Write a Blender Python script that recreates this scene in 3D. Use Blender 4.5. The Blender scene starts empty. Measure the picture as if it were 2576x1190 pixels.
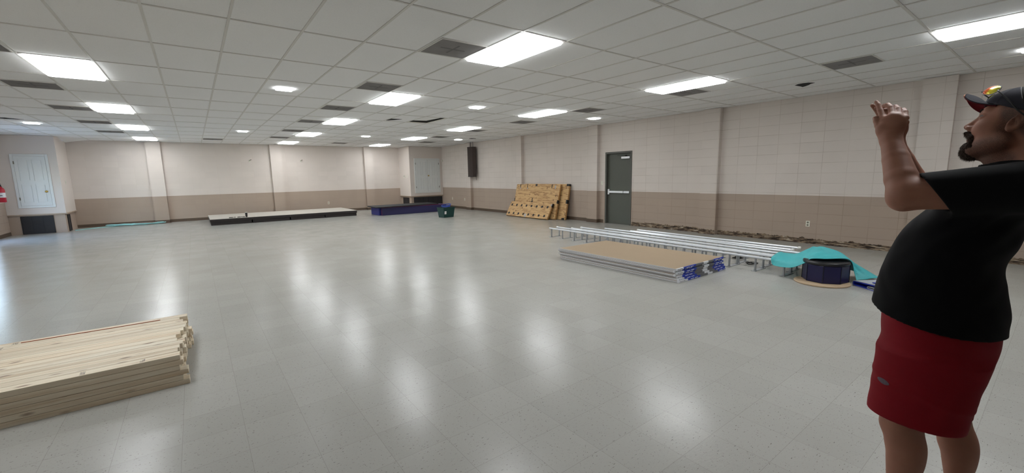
import bpy, bmesh, math, random
import numpy as np
from mathutils import Vector, Matrix, Quaternion
S = 0.3048            # the hall is laid out in feet
PI = math.pi
sc = bpy.context.scene
COL = sc.collection
rnd = random.Random(7)

# ------------------------------------------------------------------ mesh helper
class MB:
    def __init__(s): s.v = []; s.f = []; s.m = []
    def add(s, vs, fs, mi=0):
        n = len(s.v); s.v += [tuple(p) for p in vs]
        for f in fs: s.f.append(tuple(i + n for i in f)); s.m.append(mi)
        return s
    def box(s, x0, x1, y0, y1, z0, z1, mi=0):
        return s.add([(x0,y0,z0),(x1,y0,z0),(x1,y1,z0),(x0,y1,z0),(x0,y0,z1),(x1,y0,z1),(x1,y1,z1),(x0,y1,z1)],
                     [(0,3,2,1),(4,5,6,7),(0,1,5,4),(1,2,6,5),(2,3,7,6),(3,0,4,7)], mi)
    def obox(s, o, a, b, c, mi=0):     # corner o, three edge vectors (right handed)
        o, a, b, c = map(Vector, (o, a, b, c))
        return s.add([o, o+a, o+a+b, o+b, o+c, o+a+c, o+a+b+c, o+b+c],
                     [(0,3,2,1),(4,5,6,7),(0,1,5,4),(1,2,6,5),(2,3,7,6),(3,0,4,7)], mi)
    def cyl(s, p0, p1, r0, r1=None, n=16, cap=True, mi=0):
        return s.tube([p0, p1], [r0, r0 if r1 is None else r1], n, cap, mi)
    def tube(s, path, r, n=10, cap=True, mi=0):
        path = [Vector(p) for p in path]
        if not hasattr(r, '__len__'): r = [r] * len(path)
        rings = []; up = None
        for i, p in enumerate(path):
            d = (path[min(i+1, len(path)-1)] - path[max(i-1, 0)]).normalized()
            if up is None:
                up = Vector((0,0,1)) if abs(d.z) < .9 else Vector((1,0,0))
            a = d.cross(up)
            if a.length < 1e-6: a = d.orthogonal()
            a.normalize(); b = a.cross(d).normalized(); up = b
            rings.append([p + (a*math.cos(2*PI*k/n) + b*math.sin(2*PI*k/n))*r[i] for k in range(n)])
        vs = [q for R in rings for q in R]; fs = []
        for i in range(len(rings)-1):
            for k in range(n):
                k2 = (k+1) % n
                fs.append((i*n+k, (i+1)*n+k, (i+1)*n+k2, i*n+k2))
        if cap:
            fs.append(tuple(range(n))); fs.append(tuple((len(rings)-1)*n + k for k in reversed(range(n))))
        return s.add(vs, fs, mi)
    def prism(s, poly, z0, z1, mi=0):
        n = len(poly)
        vs = [(x,y,z0) for x,y in poly] + [(x,y,z1) for x,y in poly]
        fs = [tuple(reversed(range(n))), tuple(range(n, 2*n))]
        for k in range(n): fs.append((k, (k+1)%n, n+(k+1)%n, n+k))
        return s.add(vs, fs, mi)
    def lathe(s, prof, n=32, c=(0,0,0), mi=0):
        vs = []; fs = []
        for r, z in prof:
            for k in range(n):
                a = 2*PI*k/n; vs.append((c[0]+r*math.cos(a), c[1]+r*math.sin(a), c[2]+z))
        for i in range(len(prof)-1):
            for k in range(n):
                k2 = (k+1)%n; fs.append((i*n+k, i*n+k2, (i+1)*n+k2, (i+1)*n+k))
        fs.append(tuple(reversed(range(n)))); fs.append(tuple((len(prof)-1)*n+k for k in range(n)))
        return s.add(vs, fs, mi)
    def build(s, name, mat, parent=None, smooth=False, bevel=0, unit=S):
        me = bpy.data.meshes.new(name)
        me.from_pydata([(x*unit, y*unit, z*unit) for x, y, z in s.v], [], s.f)
        for m in (mat if isinstance(mat, (list, tuple)) else [mat]): me.materials.append(m)
        if any(s.m): me.polygons.foreach_set('material_index', s.m)
        if smooth: me.polygons.foreach_set('use_smooth', [True]*len(me.polygons))
        me.update()
        o = bpy.data.objects.new(name, me); COL.objects.link(o)
        if parent: o.parent = parent
        if bevel:
            b = o.modifiers.new('bevel', 'BEVEL'); b.width = bevel*unit; b.segments = 2; b.limit_method = 'ANGLE'
        if smooth == 'auto':
            pass
        return o

def tag(o, label=None, cat=None, group=None, kind=None):
    if label: o['label'] = label
    if cat: o['category'] = cat
    if group: o['group'] = group
    if kind: o['kind'] = kind
    return o
def thing(name, label, cat, loc=(0,0,0), rz=0, group=None, kind=None):
    o = bpy.data.objects.new(name, None); COL.objects.link(o)
    o.empty_display_size = .1
    o.location = [c*S for c in loc]; o.rotation_euler = (0,0,rz)
    return tag(o, label, cat, group, kind)
def dup(root, loc, rz=None, label=None, group=None):
    r = root.copy(); COL.objects.link(r); r.location = [c*S for c in loc]
    if rz is not None: r.rotation_euler = (0,0,rz)
    if label: r['label'] = label
    if group: r['group'] = group
    for ch in list(root.children):
        c = ch.copy(); COL.objects.link(c); c.parent = r
        for g in ch.children:
            d = g.copy(); COL.objects.link(d); d.parent = c
    return r
def struct(name, mb, mat, parent=None, **k):
    o = mb.build(name, mat, parent, **k)
    if not parent: o['kind'] = 'structure'
    return o

# ------------------------------------------------------------------ materials
def srgb(r, g, b):
    f = lambda c: (c/12.92 if c <= .04045 else ((c+.055)/1.055)**2.4)
    return (f(r/255), f(g/255), f(b/255), 1)
class NT:
    def __init__(s, name):
        s.mat = bpy.data.materials.new(name); s.mat.use_nodes = True
        s.t = s.mat.node_tree; s.n = s.t.nodes; s.l = s.t.links
        s.b = s.n['Principled BSDF']
        s.tc = s.n.new('ShaderNodeTexCoord')
    def node(s, kind, **kw):
        n = s.n.new('ShaderNode' + kind)
        for k, v in kw.items(): setattr(n, k, v)
        return n
    def link(s, a, b): s.l.new(a, b)
    def coords(s, scale=(1,1,1), rot=(0,0,0), loc=(0,0,0)):
        m = s.node('Mapping'); s.link(s.tc.outputs['Object'], m.inputs[0])
        m.inputs['Scale'].default_value = scale; m.inputs['Rotation'].default_value = rot; m.inputs['Location'].default_value = loc
        return m.outputs[0]
    def noise(s, vec, scale, detail=4, rough=.55):
        n = s.node('TexNoise'); s.link(vec, n.inputs['Vector'])
        n.inputs['Scale'].default_value = scale; n.inputs['Detail'].default_value = detail; n.inputs['Roughness'].default_value = rough
        return n.outputs['Fac']
    def ramp(s, fac, stops):
        r = s.node('ValToRGB'); s.link(fac, r.inputs[0]); e = r.color_ramp.elements
        while len(e) < len(stops): e.new(.5)
        for el, (p, c) in zip(e, stops):
            el.position = p; el.color = c if len(c) == 4 else (*c, 1)
        return r.outputs[0]
    def mix(s, fac, a, b, blend='MIX'):
        m = s.node('Mix', data_type='RGBA', blend_type=blend)
        for sock, v in ((m.inputs[0], fac), (m.inputs[6], a), (m.inputs[7], b)):
            if hasattr(v, 'is_linked'): s.link(v, sock)
            else: sock.default_value = v
        return m.outputs[2]
    def math(s, op, a, b=0., c=None):
        m = s.node('Math', operation=op)
        for i, v in enumerate((a, b) if c is None else (a, b, c)):
            if hasattr(v, 'is_linked'): s.link(v, m.inputs[i])
            else: m.inputs[i].default_value = v
        return m.outputs[0]
    def bump(s, h, strength=.2, dist=.005, normal=None):
        b = s.node('Bump'); s.link(h, b.inputs['Height'])
        b.inputs['Strength'].default_value = strength; b.inputs['Distance'].default_value = dist
        if normal is not None: s.link(normal, b.inputs['Normal'])
        return b.outputs[0]
    def set(s, color=None, rough=None, metal=None, normal=None, spec=None, coat=None):
        for k, v in (('Base Color', color), ('Roughness', rough), ('Metallic', metal), ('Normal', normal), ('Specular IOR Level', spec), ('Coat Weight', coat)):
            if v is None: continue
            if hasattr(v, 'is_linked'): s.link(v, s.b.inputs[k])
            else: s.b.inputs[k].default_value = v
        return s.mat
def plain(name, col, rough=.6, metal=0, var=.06, scale=12, bump=0, spec=None):
    t = NT(name); v = t.coords()
    n = t.noise(v, scale)
    c = t.mix(n, tuple(x*(1-var) for x in col[:3])+(1,), tuple(min(1, x*(1+var)) for x in col[:3])+(1,))
    nm = t.bump(t.noise(v, scale*12), bump, .003) if bump else None
    return t.set(c, rough, metal, nm, spec)

WALL_UP, WALL_LOW = srgb(221,211,203), srgb(176,158,143)
def wall_mat(name, axis, splity=3.2, plainwall=False, off=(0.,0.), joint=(.74,.71,.68), jb=.35):
    t = NT(name)
    sep = t.node('SeparateXYZ'); t.link(t.tc.outputs['Object'], sep.inputs[0])
    com = t.node('CombineXYZ'); t.link(t.math('ADD', sep.outputs[axis], off[0]), com.inputs[0]); t.link(sep.outputs[2], com.inputs[1])
    v = com.outputs[0]; raw = t.tc.outputs['Object']
    low = t.math('LESS_THAN', sep.outputs[2], splity*S)
    c = t.mix(low, WALL_UP, WALL_LOW)
    big = t.noise(raw, .9, 3); c = t.mix(t.math('MULTIPLY', big, .10), c, srgb(150,138,128), 'MULTIPLY')
    h = t.noise(raw, 55, 5, .65)
    if not plainwall:
        br = t.node('TexBrick', offset=0.0, squash=1.0); t.link(v, br.inputs['Vector'])
        br.inputs['Scale'].default_value = 1; br.inputs['Mortar Size'].default_value = .0045; br.inputs['Mortar Smooth'].default_value = .25
        br.inputs['Brick Width'].default_value = .4064; br.inputs['Row Height'].default_value = .2032
        br.inputs['Color1'].default_value = (1,1,1,1); br.inputs['Color2'].default_value = (.95,.95,.95,1); br.inputs['Mortar'].default_value = (*joint,1)
        patch = t.ramp(t.noise(raw, 1.6, 2), [(.36,(.3,.3,.3)),(.62,(1,1,1))])
        c = t.mix(patch, c, br.outputs['Color'], 'MULTIPLY')
        nb = t.bump(h, .35, .0035); nm = t.bump(t.math('SUBTRACT', 1.0, br.outputs['Fac']), jb, .003, nb)
    else: nm = t.bump(h, .08, .002)
    scuff = t.ramp(t.noise(raw, 7, 6, .7), [(.70,(0,0,0)),(.78,(1,1,1))])
    c = t.mix(t.math('MULTIPLY', scuff, .18), c, srgb(120,108,98))
    return t.set(c, .62, 0, nm)
M = {}
M['wall_x'] = wall_mat('painted block side wall', 1, off=(.10,0))
M['wall_y'] = wall_mat('painted block far wall', 0, joint=(.93,.92,.91), jb=.12)
M['wall_plain'] = wall_mat('painted board wall', 0, 1.88, True)

def floor_mat():
    t = NT('waxed vinyl tile'); v = t.coords()
    br = t.node('TexBrick', offset=0.0, squash=1.0); t.link(v, br.inputs['Vector'])
    br.inputs['Scale'].default_value = 1; br.inputs['Mortar Size'].default_value = .0011; br.inputs['Mortar Smooth'].default_value = 0
    br.inputs['Brick Width'].default_value = S; br.inputs['Row Height'].default_value = S; br.inputs['Bias'].default_value = 0
    br.inputs['Color1'].default_value = srgb(180,179,174); br.inputs['Color2'].default_value = srgb(175,174,169); br.inputs['Mortar'].default_value = srgb(158,156,150)
    c = br.outputs['Color']
    worn = t.noise(v, 1.3, 4); c = t.mix(t.math('MULTIPLY', worn, .3), c, srgb(205,198,188), 'MULTIPLY')
    for sx, sy, seed, lo, col, a in ((46,140,0,.665,srgb(92,88,80),.85),(130,46,7,.675,srgb(112,104,95),.7),(30,110,3,.63,srgb(160,156,148),.22),(80,80,5,.715,srgb(70,64,57),.85)):
        f = t.noise(t.coords((sx,sy,1), (0,0,.15*seed), (seed,seed*.7,seed)), 1, 2)
        f = t.ramp(f, [(lo,(0,0,0)),(lo+.045,(1,1,1))])
        c = t.mix(t.math('MULTIPLY', f, a), c, col)
    # each tile lies at its own slight tilt, the wax is uneven
    wv = t.node('TexWhiteNoise', noise_dimensions='2D')
    sn = t.node('VectorMath', operation='SNAP'); t.link(v, sn.inputs[0]); sn.inputs[1].default_value = (S,S,S)
    t.link(sn.outputs[0], wv.inputs['Vector'])
    rough = t.ramp(t.noise(v, 2.2, 5, .6), [(.3,(.165,)*3),(.7,(.235,)*3)])
    hgt = t.math('ADD', t.noise(v, 3.2, 3, .5), t.math('MULTIPLY', t.noise(v, 14, 3), .12))
    nm = t.bump(t.noise(t.coords((26,95,1), (0,0,.06)), 1, 3, .6), .30, .0022, t.bump(hgt, .10, .004))
    # tilt by tile
    geo = t.node('NewGeometry')
    sub = t.node('VectorMath', operation='SUBTRACT'); t.link(wv.outputs['Color'], sub.inputs[0]); sub.inputs[1].default_value = (.5,.5,.5)
    scl = t.node('VectorMath', operation='MULTIPLY'); t.link(sub.outputs[0], scl.inputs[0]); scl.inputs[1].default_value = (.006,.006,0)
    ad = t.node('VectorMath', operation='ADD'); t.link(nm, ad.inputs[0]); t.link(scl.outputs[0], ad.inputs[1])
    nr = t.node('VectorMath', operation='NORMALIZE'); t.link(ad.outputs[0], nr.inputs[0])
    return t.set(c, rough, 0, nr.outputs[0], .145)
M['floor'] = floor_mat()
def ceil_mat():
    t = NT('mineral fibre ceiling tile'); v = t.coords()
    c = t.mix(t.noise(v, .8, 3), srgb(240,240,239), srgb(244,244,243))
    pits = t.ramp(t.noise(v, 160, 3, .7), [(.34,(0,0,0)),(.42,(1,1,1))])
    c = t.mix(t.math('MULTIPLY', t.math('SUBTRACT', 1.0, pits), .18), c, srgb(150,148,144))
    return t.set(c, .9, 0, t.bump(pits, .15, .001), .2)
M['ceil'] = ceil_mat()
M['tbar'] = plain('white painted ceiling grid', srgb(214,212,206), .45, 0, .03)
M['plenum'] = plain('dark plenum deck', srgb(20,20,20), .95)
M['black'] = plain('black shade of openings', srgb(12,12,13), .9)  # painted for the shade inside ceiling openings
def emit(name, col, strength):
    t = NT(name); t.b.inputs['Emission Color'].default_value = col; t.b.inputs['Emission Strength'].default_value = strength
    return t.set((.9,.9,.9,1), .5)
M['lamp'] = emit('lit acrylic diffuser', (.95,.98,1,1), 16.5)
M['lamp2'] = emit('lit small diffuser', (.95,.98,1,1), 16.0)
M['vent'] = plain('dusty grey grille', srgb(142,139,138), .75, 0, .25, 5)
M['vent_dark'] = plain('dark grille core', srgb(52,51,52), .8, 0, .2, 8)
M['vent_brace'] = plain('grille brace', srgb(112,110,110), .8, 0, .2, 8)
M['white_trim'] = plain('white gloss door paint', srgb(222,224,222), .4, 0, .02)
M['brown_base'] = plain('brown vinyl cove base', srgb(92,76,62), .5, 0, .12, 4)
M['ledge'] = plain('tan painted ledge', srgb(178,160,142), .5)
M['grille_black'] = plain('black return grille', srgb(44,42,44), .7, 0, .15, 20)
M['steel_door'] = plain('grey green painted steel', srgb(80,82,74), .45, 0, .05, 3)
M['steel_frame'] = plain('grey green door frame', srgb(84,84,78), .5, 0, .08, 6)
M['alu'] = plain('brushed aluminium', srgb(222,222,226), .35, .55, .04)
M['dark_metal'] = plain('dark metal', srgb(38,38,40), .5, .4)
M['brass'] = plain('brass', srgb(190,160,90), .3, .9, .05)
M['plate_white'] = plain('ivory plastic plate', srgb(224,222,208), .4, 0, .02)
M['socket'] = plain('socket recess', srgb(120,116,104), .6)
M['speaker'] = plain('brown speaker cloth', srgb(66,56,52), .85, 0, .1, 60)
M['red'] = plain('red enamel', srgb(190,30,52), .35, 0, .03)
M['paper'] = plain('white paper', srgb(235,235,235), .8, 0, .02)
M['grass'] = plain('mown grass', srgb(110,140,70), .9, 0, .3, 6)
M['concrete'] = plain('concrete apron', srgb(205,203,198), .9, 0, .08, 3)
def glass_mat():
    t = NT('clear door glass'); t.b.inputs['Transmission Weight'].default_value = 1; t.b.inputs['IOR'].default_value = 1.1
    return t.set((1,1,1,1), 0.0)
M['glass'] = glass_mat()

# ------------------------------------------------------------------ room
XL, XR, YF, YN, H = -24.0, 23.3, 50.8, -31.0, 9.65
b = MB().box(XL-.5, XR+.5, YN-.5, YF+.5, -.4, 0)
struct('floor', b, M['floor'])
# --- ceiling: one tile per grid cell (2 x 4 ft), bars between, dark deck above
loose = {(6,16), (-20,48)}                      # cell whose tile has slipped
b = MB()
xs = [x for x in range(-24, 24, 2)]; ys = [y for y in range(-32, 52, 4)]
for x in xs:
    for y in ys:
        if (x, y) in loose: continue
        b.box(max(x, XL), min(x+2, XR), max(y, YN), min(y+4, YF), H+.02, H+.07)
ceiling = struct('ceiling', b, M['ceil'])
g = MB(); w = .038
for x in xs[1:]: g.box(x-w, x+w, YN, YF, H, H+.045)
for y in ys[1:]: g.box(XL, XR, y-w, y+w, H-.001, H+.045)
g.box(XL, XL+.09, YN, YF, H, H+.04); g.box(XR-.09, XR, YN, YF, H, H+.04); g.box(XL, XR, YF-.09, YF, H, H+.04)
g.build('ceiling_grid', M['tbar'], ceiling)
d = MB().box(XL-.5, XR+.5, YN-.5, YF+.5, H+1.2, H+1.5)
d.build('ceiling_deck', M['plenum'], ceiling)
# the slipped tile
o = MB().box(0, 1.85, 0, 3.8, 0, .05).build('ceiling_tile', M['ceil'])
o.location = (6.02*S, 15.98*S, (H+.05)*S); o.rotation_euler = (math.radians(1.6), math.radians(-2.2), 0)
tag(o, 'slipped ceiling tile leaving a black L shaped gap in the ceiling', 'ceiling tile')
q = [(-19.95,46.9,H+.03),(-18.05,46.9,H+.03),(-18.05,50.6,H-.06),(-19.95,50.6,H-.36)]
vs = []; fs = []
for i in range(9):
    for j in range(9):
        u, v = i/8, j/8; x = -19.95+1.9*u; y = 46.9+3.7*v; z = H+.03 - .30*v**1.5*(1-u)**1.3 - .04*v
        vs += [(x,y,z),(x,y,z+.05)]
for i in range(8):
    for j in range(8):
        a, b_, c_, d_ = [2*(ii*9+jj) for ii, jj in ((i,j),(i+1,j),(i+1,j+1),(i,j+1))]
        fs += [(a,d_,c_,b_),(a+1,b_+1,c_+1,d_+1)]
for k in range(8):
    for (i,j),(i2,j2) in (((k,0),(k+1,0)),((k+1,8),(k,8)),((0,k+1),(0,k)),((8,k),(8,k+1))):
        a, b_ = 2*(i*9+j), 2*(i2*9+j2); fs.append((a,b_,b_+1,a+1))
o = MB().add(vs, fs).build('ceiling_tile', M['ceil'], smooth=False)
tag(o, 'sagging ceiling tile in the far left corner beside the single door closet', 'ceiling tile')
o = MB().prism([(0,0),(.95,0),(.28,1.15),(0,1.2)], 0, .012).build('ceiling_gap_shade', M['black'])  # flat black plate painting the shade of a gap; the tile is uncut
o.location = (4.05*S, 18.4*S, (H+.007)*S)
tag(o, 'black sliver painted as gap shade beside a ceiling tile, left of the slipped tile', 'ceiling gap')

# --- right wall with pilasters, left wall, far wall, near wall
PD = .40
DY0, DY1, DZ = 9.2, 12.35, 6.95          # exit door opening in right wall
b = MB()
b.box(XR, XR+.66, YN, DY0, -.1, H+.3); b.box(XR, XR+.66, DY1, YF, -.1, H+.3); b.box(XR, XR+.66, DY0, DY1, DZ, H+.3)
PR = [-11.45, .95, 13.1, 25.25, 37.25]
for y in PR: b.box(XR-PD, XR+.1, y, y+1.34, -.1, H)
struct('wall_right', b, M['wall_x'])
b = MB().box(XL-.5, XR+.6, YF, YF+.6, -.1, H+.3)
PF = [-13.4, -.6, 12.05]
for x in PF: b.box(x, x+1.36, YF-.45, YF+.1, -.1, H)
struct('wall_far', b, M['wall_y'])
EY0, EY1, EZ = 36.5, 42.6, 7.1           # glazed entrance in the left wall
b = MB(); b.box(XL-.66, XL, YN, EY0, -.1, H+.3); b.box(XL-.66, XL, EY1, YF, -.1, H+.3); b.box(XL-.66, XL, EY0, EY1, EZ, H+.3)
struct('wall_left', b, M['wall_x'])
struct('wall_near', MB().box(XL-.5, XR+.6, YN-.6, YN, -.1, H+.3), M['wall_y'])
# corner closets
LBX, LBY, RBX, RBY = -20.0, 46.1, 17.7, 46.6
def closet(name, x0, x1, y0, side):
    b = MB()
    b.box(x0, x1, y0, YF, 1.95, H)                                  # upper body
    b.box(x0 + (.12 if side>0 else 0), x1 - (.12 if side<0 else 0), y0+.12, YF, 0, 1.95)   # recessed plinth
    return struct(name, b, M['wall_plain'])
cl = closet('wall_corner_left', XL, LBX, LBY, -1)
cr = closet('wall_corner_right', RBX, XR, RBY, 1)
def ledge(x0, x1, y0, side, parent):
    b = MB(); e = .07
    b.box(x0-(e if side>0 else 0), x1+(e if side<0 else 0), y0-e, y0+.02, 1.88, 1.99)
    if side > 0: b.box(x0-e, x0+.02, y0, YF, 1.88, 1.99)
    else: b.box(x1-.02, x1+e, y0, YF, 1.88, 1.99)
    b.build('ledge', M['ledge'], parent)
ledge(XL, LBX, LBY, -1, cl); ledge(RBX, XR, RBY, 1, cr)
# grilles in the plinths
def grille(name, label, x0, x1, y, z0, z1, along='x', side=-1):
    t = thing(name, label, 'grille', (x0, y, z0))
    L = x1-x0; h = z1-z0; fr = MB(); co = MB()
    T = (lambda a0,a1,b0,b1,c0,c1: (a0,a1,b0,b1,c0,c1)) if along == 'x' else None
    def bx(mb, a0, a1, d0, d1, c0, c1):
        if along == 'x': mb.box(a0, a1, -d1, -d0, c0, c1)
        else: mb.box(min(side*d0, side*d1), max(side*d0, side*d1), a0, a1, c0, c1)
    bx(co, .04, L-.04, 0, .02, .04, h-.04)
    for a0, a1, c0, c1 in ((0,L,0,.06),(0,L,h-.06,h),(0,.06,0,h),(L-.06,L,0,h)): bx(fr, a0, a1, 0, .06, c0, c1)
    n = max(1, round(L/.85))
    for k in range(1, n): bx(fr, k*L/n-.02, k*L/n+.02, 0, .045, 0, h)
    for k in range(1, int(h/.13)): bx(co, .05, L-.05, .02, .04, k*.13, k*.13+.05)
    co.build('louvres', M['grille_black'], t); fr.build('frame', M['dark_metal'], t)
    return t
grille('return_grille', 'wide black return air grille under the single white closet door', -23.2, -20.95, LBY+.11, .03, 1.78)
grille('return_grille', 'wide black return air grille under the double white closet doors', 18.2, 23.15, RBY+.11, .05, 1.75)
o = grille('return_grille', 'narrow black grille on the side of the far left closet', 46.9, 48.0, LBX-.11, .03, 1.75, 'y', 1); o.location = ((LBX-.12)*S, 46.9*S, .03*S)
o = grille('return_grille', 'narrow black grille on the side of the far right closet', 47.6, 49.9, RBX+.11, .05, 1.7, 'y', -1); o.location = ((RBX+.12)*S, 47.6*S, .05*S)
# skirting
def strip(name, segs, mat=None):
    b = MB()
    for s_ in segs: b.box(*s_, 0, .34)
    return struct(name, b, mat or M['brown_base'])
strip('baseboard_far', [(LBX-.1, PF[0], YF-.03, YF)] + [(PF[i]+1.36, (PF+[RBX+.1])[i+1], YF-.03, YF) for i in range(3)] + [(x-.03, x+1.39, YF-.48, YF-.45) for x in PF]
      + [(x-.03, x, YF-.48, YF) for x in PF] + [(x+1.36, x+1.39, YF-.48, YF) for x in PF])
segs = [(XR-.03, XR, 38.6, RBY+.1), (XR-.03, XR, 26.6, 37.25), (XR-.03, XR, 14.45, 25.25), (XR-.03, XR, 12.55, 13.1)]
for y in PR[2:]: segs += [(XR-PD-.03, XR-PD, y-.03, y+1.37), (XR-PD, XR, y-.03, y), (XR-PD, XR, y+1.34, y+1.37)]
strip('baseboard_right', segs)
strip('baseboard_left', [(XL, XL+.03, EY1+.3, LBY+.1), (XL, XL+.03, YN, EY0-.3)])
# decayed, bare strip at the foot of the right wall, baseboard torn off
def rot_mat():
    t = NT('crumbled mortar and glue residue')
    sep = t.node('SeparateXYZ'); t.link(t.tc.outputs['Object'], sep.inputs[0])
    v = t.coords((1,4.5,38)); n = t.noise(v, 1.0, 6, .65)
    c = t.ramp(n, [(.34, srgb(26,20,17)), (.44, srgb(74,58,47)), (.50, srgb(128,110,92)), (.57, srgb(150,130,106)), (.66, srgb(205,196,180))])
    n2 = t.ramp(t.noise(t.coords((1,9,60),(0,0,0),(3,1,2)), 1, 5), [(.53,(0,0,0)),(.6,(1,1,1))])
    c = t.mix(t.math('MULTIPLY', n2, .8), c, srgb(28,22,19))
    return t.set(c, .95, 0, t.bump(n, .9, .02))
M['rot'] = rot_mat()
def rot_strip(name, y0, y1, x):
    b = MB(); n = int((y1-y0)/.06); r = random.Random(int(y0*10)); top = []; cur = .38
    prof = []
    for k in range(n+1):
        if k % 5 == 0 and r.random() < .5: cur = r.uniform(.31, .41)
        prof.append(max(.1, cur + r.uniform(-.035, .035)))
    vs = []; fs = []
    for k in range(n+1):
        y = y0 + (y1-y0)*k/n; d0 = r.uniform(.02,.06); d1 = r.uniform(.012,.05); d2 = r.uniform(.006,.02)
        for z, d in ((0,d0+.02),(prof[k]*.33,d0),(prof[k]*.66,d1),(prof[k],d2),(prof[k]+.005,-.02)): vs.append((x-d, y, z))
    for k in range(n):
        for j in range(4): fs.append((k*5+j, k*5+j+1, (k+1)*5+j+1, (k+1)*5+j))
    b.add(vs, fs); return struct(name, b, M['rot'])
rot_strip('trim_1', 2.29, 9.1, XR); rot_strip('trim_2', -10.1, .92, XR); rot_strip('trim_3', -28, -11.5, XR)
rot_strip('trim_4', .97, 2.27, XR-PD)

# --- exit door in the right wall
t = thing('door_3', None, None, (XR, DY0, 0), kind='structure')
f = MB(); W = DY1-DY0
f.box(-.06, .5, 0, .17, 0, DZ); f.box(-.06, .5, W-.17, W, 0, DZ); f.box(-.06, .5, .17, W-.17, DZ-.17, DZ)
f.box(.1, .42, .15, W-.15, -.01, .03)
f.build('frame', M['steel_frame'], t, bevel=.01)
MB().box(.2, .35, .168, W-.168, .028, DZ-.168).build('door_leaf', M['steel_door'], t)
p = MB(); p.box(.03, .2, .3, W-.32, 3.02, 3.22); p.box(.05, .17, W-.45, W-.25, 2.86, 3.38)
p.build('panic_bar', M['alu'], t, bevel=.02)
MB().box(.02, .2, .98, 1.02, 3.0, 3.24).build('bar_joint', M['dark_metal'], t)
c = MB(); c.box(-.02, .2, .28, 1.25, 6.26, 6.46); o = c.build('door_closer', M['alu'], t, bevel=.015)
a = MB(); a.box(-.02, .01, .75, 1.7, 6.55, 6.585); a.obox((-.02,.75,6.47), (.03,0,0), (0,.08,0), (0,0,.1)); a.box(.0,.12,.7,.8,6.44,6.6); a.build('closer_arm', M['dark_metal'], t)

# --- white closet doors
def closet_door(name, x0, x1, y, z0, z1, leaves, knobx):
    t = thing(name, None, None, (x0, y, z0), kind='structure'); W = x1-x0; hh = z1-z0; fr = .2
    f = MB(); f.box(0, fr, -.09, 0, 0, hh); f.box(W-fr, W, -.09, 0, 0, hh); f.box(fr, W-fr, -.09, 0, 0, fr); f.box(fr, W-fr, -.09, 0, hh-fr, hh)
    f.build('door_frame', M['white_trim'], t, bevel=.015)
    lw = (W-2*fr)/leaves; cols = 2; sw = .24
    for k in range(leaves):
        x = fr + k*lw; b = MB(); g = .015
        xa, xb, za, zb = x+g, x+lw-g, fr+g, hh-fr-g
        pw = (xb-xa-sw*(cols+1))/cols; mid = za + (zb-za)*.47
        b.box(xa, xb, -.025, -.005, za, zb)                       # back skin
        for c_ in range(cols+1): b.box(xa+c_*(pw+sw), xa+c_*(pw+sw)+sw, -.075, -.02, za, zb)
        for zz0, zz1 in ((za, za+.3), (mid-.17, mid+.17), (zb-.3, zb)):
            for c_ in range(cols): b.box(xa+sw+c_*(pw+sw), xa+sw+c_*(pw+sw)+pw, -.075, -.02, zz0, zz1)
        for zz0, zz1 in ((za+.3, mid-.17), (mid+.17, zb-.3)):      # raised panels
            for c_ in range(cols):
                px = xa+sw+c_*(pw+sw); e = .07
                b.box(px+e, px+pw-e, -.065, -.02, zz0+e, zz1-e)
        lf = b.build('door_leaf', M['white_trim'], t)
        if leaves == 2 or True:
            hb = MB()
            hx = (x+.005) if (k == 0) else (x+lw-.005)
            for zz in (za+.55, zb-.75): hb.box(hx-.04, hx+.04, -.11, -.07, zz, zz+.28)
            hb.build('hinge', M['socket'], t)
    kn = MB(); kx = knobx - x0; kz = hh*.30 if leaves == 1 else hh*.5
    kn.cyl((kx,-.07,kz), (kx,-.1,kz), .1); kn.cyl((kx,-.1,kz),(kx,-.2,kz),.035); 
    kn.tube([(kx,-.18,kz),(kx,-.21,kz),(kx,-.25,kz),(kx,-.28,kz)],[.05,.1,.1,.04],14)
    kn.build('door_knob', M['brass'], t, smooth=True)
    return t
closet_door('door_1', -23.15, -20.62, LBY, 2.62, 7.85, 1, -21.08)
closet_door('door_2', 18.45, 22.85, RBY, 2.42, 7.82, 2, 20.78)

# --- glazed entrance (left wall, just beyond the frame) with the yard outside
t = thing('door_4', None, None, (XL, EY0, 0), kind='structure'); W = EY1-EY0
f = MB(); f.box(-.5,.04,0,.15,0,EZ); f.box(-.5,.04,W-.15,W,0,EZ); f.box(-.5,.04,.15,W-.15,EZ-.15,EZ)
f.build('frame', M['alu'], t)
for k in range(2):
    y0 = .17+k*(W-.34)/2; y1 = y0+(W-.34)/2-.02
    l = MB(); l.box(-.3,-.15,y0,y0+.3,.04,EZ-.2); l.box(-.3,-.15,y1-.3,y1,.04,EZ-.2); l.box(-.3,-.15,y0+.3,y1-.3,.04,.6); l.box(-.3,-.15,y0+.3,y1-.3,EZ-.5,EZ-.2)
    lf = l.build('door_leaf', M['alu'], t)
    MB().box(-.235,-.215,y0+.3,y1-.3,.6,EZ-.5).build('pane', M['glass'], lf)
o = struct('trim_5', MB().box(XL-9, XL-.66, 25, 55, -.5, -.1), M['concrete'])
o = struct('trim_6', MB().box(XL-70, XL-9, -10, 90, -.6, -.12), M['grass'])

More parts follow.
